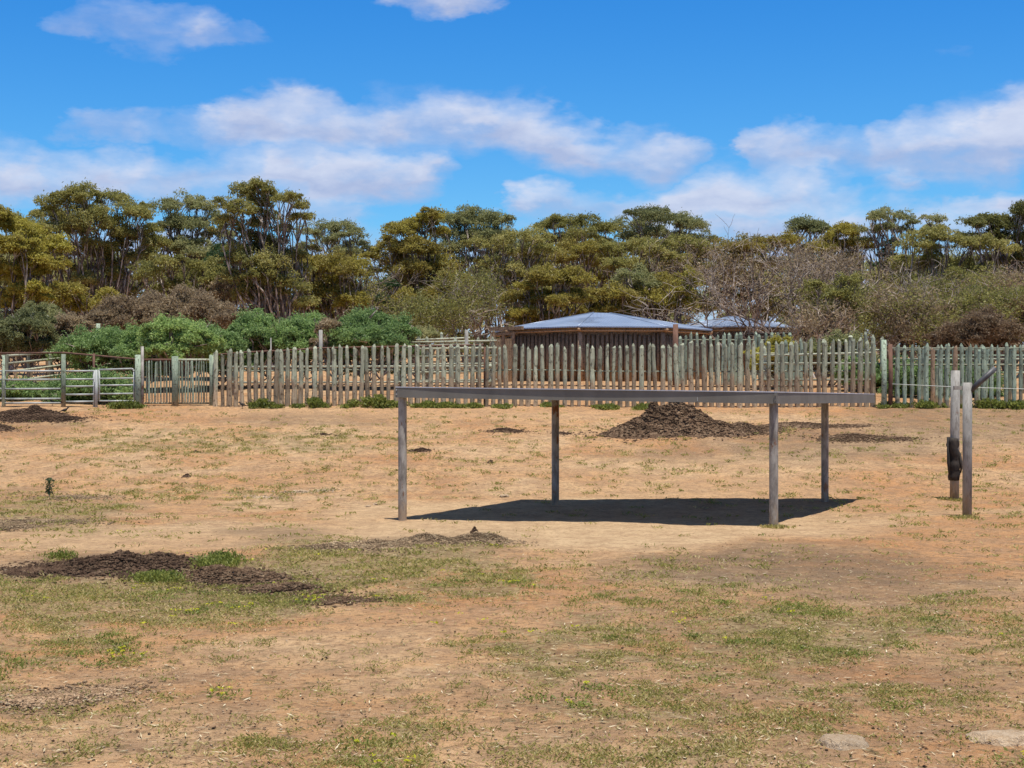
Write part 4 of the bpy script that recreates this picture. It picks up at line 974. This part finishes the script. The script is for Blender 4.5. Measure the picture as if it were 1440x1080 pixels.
# green creeping weeds in rounder mats
L = Leaves(); Lf = Leaves()
x, D = scatter(1700, lambda x,D: np.clip((gm(x,D)-.3)*1.3,0.02,1)*(.1+.9*spot(x,D,.9,.45)), 820, 1090)
n = len(x); mm = 85; i = np.repeat(np.arange(n), mm); wd = (.05+.09*rng.random(n))[i]
cx = x[i]+rng.normal(size=len(i))*wd; cy = D[i]+rng.normal(size=len(i))*wd*.8; hz = .01+.03*rng.random(len(i))
L.add(np.stack([cx,cy,G(cx,cy)+hz],1), .030, .013, .25+.35*(rng.random(n))[i]+(rng.random(len(i))-.5)*.4, 1.2)
tag(L.obj('weeds', M['weed']), 'low green creeping weeds in the foreground', 'weeds', kind='stuff')
k = rng.choice(len(cx), int(len(cx)*.03), replace=False); k = k[np.isin(i[k]%3, [0])]
i2 = np.repeat(k, 6); fx = cx[i2]+rng.normal(size=len(i2))*.012; fy = cy[i2]+rng.normal(size=len(i2))*.012
Lf.add(np.stack([fx,fy,G(fx,fy)+.045+.01*rng.random(len(i2))],1), .022, .018, rng.random(len(i2)), 2)
x, D = scatter(500, lambda x,D: np.clip(gm(x,D)*.9,0,1)*spot(x,D,.7,.42), 690, 900)
i2 = np.repeat(np.arange(len(x)), 6); fx = x[i2]+rng.normal(size=len(i2))*.03; fy = D[i2]+rng.normal(size=len(i2))*.03
Lf.add(np.stack([fx,fy,G(fx,fy)+.05],1), .03, .02, rng.random(len(i2)), 2)
tag(Lf.obj('flowers', M['flower']), 'tiny yellow flowers among the creeping weeds', 'flowers', kind='stuff')
# straw and dead stems lying flat
L = Leaves()
x, D = scatter(26000, lambda x,D: np.clip(.10+.6*patches(x,D)[1]+.5*gm(x,D)*spot(x,D,.8,.42),0,1))
n = len(x); a = rng.random(n)*6.28; dirs = np.stack([np.cos(a),np.sin(a),rng.normal(size=n)*.12],1)
L.add(np.stack([x,D,G(x,D)+.014],1), .07, .010, rng.random(n)*.9, 6, dirs)
L.v[-1] = L.v[-1]
tag(L.obj('straw', M['straw']), 'pale straw stalks strewn over the soil', 'straw', kind='stuff')
# grit and droppings
x, D = scatter(26000, lambda x,D: .4+0*x); v, f = chips(0,0,0, np.stack([x,D,G(x,D)+.004],1), .0075, .6)
tag(ob('pebbles', npmesh('pebbles', v, f, 3, M['stone'])), 'small pale pebbles over the whole paddock', 'pebbles', kind='stuff')
x, D = scatter(22000, lambda x,D: .22+.5*patches(x,D)[1]); v, f = chips(0,0,0, np.stack([x,D,G(x,D)+.006],1), .009, .6)
tag(ob('droppings', npmesh('droppings', v, f, 3, M['dung'])), 'small dark crumbs of dung over the paddock', 'droppings', kind='stuff')

# ------------------------------------------------------------------ birds
def bird(px, py, face, label, s=1.0, white=False):
    b = gp(px,py); m = MB()
    sp2 = [(-.19,.10,.006),(-.15,.12,.016),(-.10,.135,.022),(-.06,.15,.038),(-.01,.165,.052),(.04,.18,.048),(.075,.205,.030),(.095,.235,.026),(.115,.25,.029),(.135,.25,.022),(.15,.247,.009),(.175,.242,.002)]
    m.tube([Vector((x*face*s,0,z*s)) for x,z,r in sp2], [r*s for x,z,r in sp2], 9)
    for y in (-.02,.02):
        m.tube([Vector((-.005*face,y*s,.13*s)),Vector((.01*face,y*s,.06*s)),Vector((0,y*s,0))], [.012*s,.006*s,.005*s], 5)
        m.tube([Vector((-.01*face,y*s,.004)),Vector((.04*face,y*s,.004))], .005*s, 4)
        m.tube([Vector((-.13*face*s,y*1.6*s,.13*s)),Vector((-.03*face*s,y*2.4*s,.16*s)),Vector((.04*face*s,y*2.1*s,.185*s))], [.005*s,.028*s,.014*s], 6)
    o = m.obj('bird', M['black'], None, True); o.location = b; o.rotation_euler = (0,0,random.uniform(-.4,.4)); tag(o, label, 'bird', 'black birds on the ground')
bird(74,571,-1,'black bird standing behind the left dung heap',.8); bird(91,583,1,'black bird standing at the right end of the left dung heap',.8); bird(341,575,-1,'black bird standing at the foot of the log fence',.8)

# ------------------------------------------------------------------ sun, sky, camera
SV = Vector((.22,-.40,2.15)).normalized()
el = math.asin(SV.z); az = math.atan2(SV.x, SV.y)
sun = bpy.data.lights.new('sun','SUN'); sun.energy = 4.9; sun.angle = R(.53); sun.color = (1,.945,.855)
so = bpy.data.objects.new('sun', sun); link(so); so.rotation_euler = SV.to_track_quat('Z','Y').to_euler(); so.location = (0,0,60)

w = bpy.data.worlds.new('World'); scene.world = w; w.use_nodes = True; t = w.node_tree; t.nodes.clear()
out = t.nodes.new('ShaderNodeOutputWorld'); bg = t.nodes.new('ShaderNodeBackground'); t.links.new(bg.outputs[0], out.inputs[0])
sky = t.nodes.new('ShaderNodeTexSky'); sky.sky_type = 'NISHITA'; sky.sun_disc = False; sky.sun_elevation = el; sky.sun_rotation = az
sky.air_density = 1.0; sky.dust_density = .3; sky.ozone_density = 3.0; sky.altitude = 100
hs = t.nodes.new('ShaderNodeHueSaturation'); hs.inputs['Saturation'].default_value = 1.35; hs.inputs['Value'].default_value = 1.0; t.links.new(sky.outputs[0], hs.inputs['Color'])
tc = t.nodes.new('ShaderNodeTexCoord').outputs['Generated']
sep = t.nodes.new('ShaderNodeSeparateXYZ'); t.links.new(tc, sep.inputs[0])
azm = math_(t,'ARCTAN2', sep.outputs[0], sep.outputs[1]); elv = math_(t,'ARCSINE', sep.outputs[2])
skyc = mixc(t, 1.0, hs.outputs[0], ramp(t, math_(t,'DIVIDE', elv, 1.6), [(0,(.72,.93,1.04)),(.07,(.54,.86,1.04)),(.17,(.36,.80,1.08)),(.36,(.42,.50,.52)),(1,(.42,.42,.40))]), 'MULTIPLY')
cmb = t.nodes.new('ShaderNodeCombineXYZ'); t.links.new(azm, cmb.inputs[0]); t.links.new(elv, cmb.inputs[1]); uv = cmb.outputs[0]
warp = t.nodes.new('ShaderNodeTexNoise'); warp.inputs['Scale'].default_value = 14; warp.inputs['Detail'].default_value = 5; warp.inputs['Roughness'].default_value = .6
t.links.new(vscale(t, uv, (1,2.0,1)), warp.inputs['Vector'])
wv = t.nodes.new('ShaderNodeVectorMath'); wv.operation = 'SUBTRACT'; t.links.new(warp.outputs['Color'], wv.inputs[0]); wv.inputs[1].default_value = (.5,.5,.5)
wv2 = vscale(t, wv.outputs[0], (.085,.046,0)); ad = t.nodes.new('ShaderNodeVectorMath'); ad.operation='ADD'; t.links.new(uv, ad.inputs[0]); t.links.new(wv2, ad.inputs[1]); uvw = ad.outputs[0]
A0 = .62
def layer(stops):
    """one band of cloud: its height, thickness and density vary with the compass direction"""
    r = ramp(t, fac_az, [((math.atan((x-720)/F)+A0)/(2*A0), (math.atan((HY-y)/F*math.cos(math.atan((x-720)/F)))*F/560, h/100, s_)) for x,y,h,s_ in stops])
    c = t.nodes.new('ShaderNodeSeparateColor'); t.links.new(r, c.inputs[0])
    cen = math_(t,'MULTIPLY', c.outputs[0], 560/F); half = math_(t,'MULTIPLY', c.outputs[1], 100/F)
    rel = math_(t,'DIVIDE', math_(t,'SUBTRACT', wel, cen), half)
    m = t.nodes.new('ShaderNodeMapRange'); m.interpolation_type='SMOOTHSTEP'; t.links.new(math_(t,'ABSOLUTE', rel), m.inputs[0])
    m.inputs[1].default_value = 1.6; m.inputs[2].default_value = .1; m.inputs[3].default_value = 0; m.inputs[4].default_value = 1
    k = math_(t,'MULTIPLY', m.outputs[0], c.outputs[2])
    return k, math_(t,'MULTIPLY', k, math_(t,'MULTIPLY_ADD', rel, .75, .22))
ws = t.nodes.new('ShaderNodeSeparateXYZ'); t.links.new(uvw, ws.inputs[0])
fac_az = math_(t,'MULTIPLY_ADD', ws.outputs[0], 1/(2*A0), .5); wel = ws.outputs[1]
LY = [[(-400,100,40,.6),(40,36,10,0),(80,36,14,.6),(150,32,36,.7),(220,46,36,.6),(300,48,28,.6),(360,50,20,.4),(400,60,8,0),(480,6,6,0),(520,4,14,.8),(590,4,24,1),(670,2,18,.8),(720,1,8,0),(1280,78,4,0),(1338,78,12,.3),(1380,80,8,0)],
 [(-400,205,25,.5),(40,190,10,0),(90,184,16,.45),(190,186,18,.5),(270,185,22,.6),(340,178,34,.9),(430,172,42,.85),(480,178,34,.85),(600,172,42,1),(660,180,42,1),(750,190,46,1),(850,215,42,.95),(930,222,34,.9),(985,222,20,.6),(1030,215,10,0),(1050,205,20,.6),(1130,198,42,1),(1190,205,34,.85),(1230,212,36,.9),(1330,204,54,1),(1440,190,60,1),(1700,170,70,.7)],
 [(-400,230,50,.8),(0,240,42,1),(70,243,38,1),(160,248,34,.95),(240,250,36,.85),(330,240,40,.85),(430,240,44,.95),(560,243,38,.95),(620,240,30,.8),(660,240,10,0),(700,295,8,0),(725,293,18,.9),(760,290,26,1),(800,294,22,.8),(870,295,24,.75),(940,290,28,.8),(1010,278,42,.95),(1090,272,48,1),(1170,275,44,.9),(1220,275,20,.4),(1240,268,18,.5),(1280,266,22,.75),(1320,268,10,0),(1345,298,14,.6),(1400,295,24,.95),(1600,290,30,.7)],
 [(-400,275,20,.3),(150,275,20,.3),(300,278,30,.6),(420,290,34,.6),(500,300,24,.4),(560,300,10,0),(840,318,10,0),(900,318,26,.6),(1000,322,34,.8),(1090,318,40,.9),(1200,315,36,.85),(1300,312,24,.7),(1440,325,24,.7)]]
acc = br = None
for Q in LY:
    k, b_ = layer(Q); acc = k if acc is None else math_(t,'MAXIMUM', acc, k); br = b_ if br is None else math_(t,'MAXIMUM', br, b_)
lowk = t.nodes.new('ShaderNodeMapRange'); lowk.interpolation_type='SMOOTHSTEP'; t.links.new(elv, lowk.inputs[0]); lowk.inputs[1].default_value = .118; lowk.inputs[2].default_value = .085; lowk.inputs[3].default_value = 0; lowk.inputs[4].default_value = .95; acc = math_(t,'MAXIMUM', acc, lowk.outputs[0])
n1 = noi(t, vscale(t, uv, (1,2.2,1)), 26, 4, .6); dens = math_(t,'ADD', acc, math_(t,'MULTIPLY', math_(t,'SUBTRACT', n1, .5), .55))
n0 = noi(t, vscale(t, uvw, (1,1.7,1)), 11, 3, .6); dens = math_(t,'ADD', dens, math_(t,'MULTIPLY', math_(t,'SUBTRACT', n0, .52), 2.6))
dens = math_(t,'MULTIPLY', dens, ramp(t, acc, [(.0,0),(.30,1)]))
# unseen scattered cloud added above the view to neutralise the blue fill light
hi = noi(t, tc, 3.2, 3, .6); himask = t.nodes.new('ShaderNodeMapRange'); t.links.new(elv, himask.inputs[0]); himask.inputs[1].default_value = .30; himask.inputs[2].default_value = .5
dens = math_(t,'MAXIMUM', dens, math_(t,'MULTIPLY', himask.outputs[0], ramp(t, hi, [(.50,0),(.64,.8)])))
cm = ramp(t, dens, [(.04,0),(.45,.36),(1.25,.92)])
brf = math_(t,'ADD', math_(t,'MULTIPLY', br, 1.0), math_(t,'MULTIPLY', math_(t,'SUBTRACT', n1, .48), .9), clamp=True)
brf = math_(t,'MAXIMUM', brf, math_(t,'MULTIPLY', himask.outputs[0], .35))
SK = 7.6
cc = mixc(t, brf, (.40*SK,.47*SK,.68*SK), (.80*SK,.83*SK,.92*SK))
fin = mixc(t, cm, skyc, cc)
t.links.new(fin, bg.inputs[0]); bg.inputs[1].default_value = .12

cam = bpy.data.cameras.new('camera'); co = bpy.data.objects.new('camera', cam); link(co)
co.location = (0,0,EYE); co.rotation_euler = (R(90),0,0); cam.sensor_width = 36; cam.lens = F/1440*36; cam.shift_y = (HY-540)/1440
cam.clip_start = .1; cam.clip_end = 6000; scene.camera = co
cy = scene.cycles; cy.max_bounces = 5; cy.diffuse_bounces = 3; cy.glossy_bounces = 2; cy.transmission_bounces = 3; cy.caustics_reflective = False; cy.caustics_refractive = False
vs_ = scene.view_settings; vs_.view_transform = 'Standard'; vs_.look = 'None'; vs_.exposure = .26; vs_.gamma = 1; vs_.use_curve_mapping = False
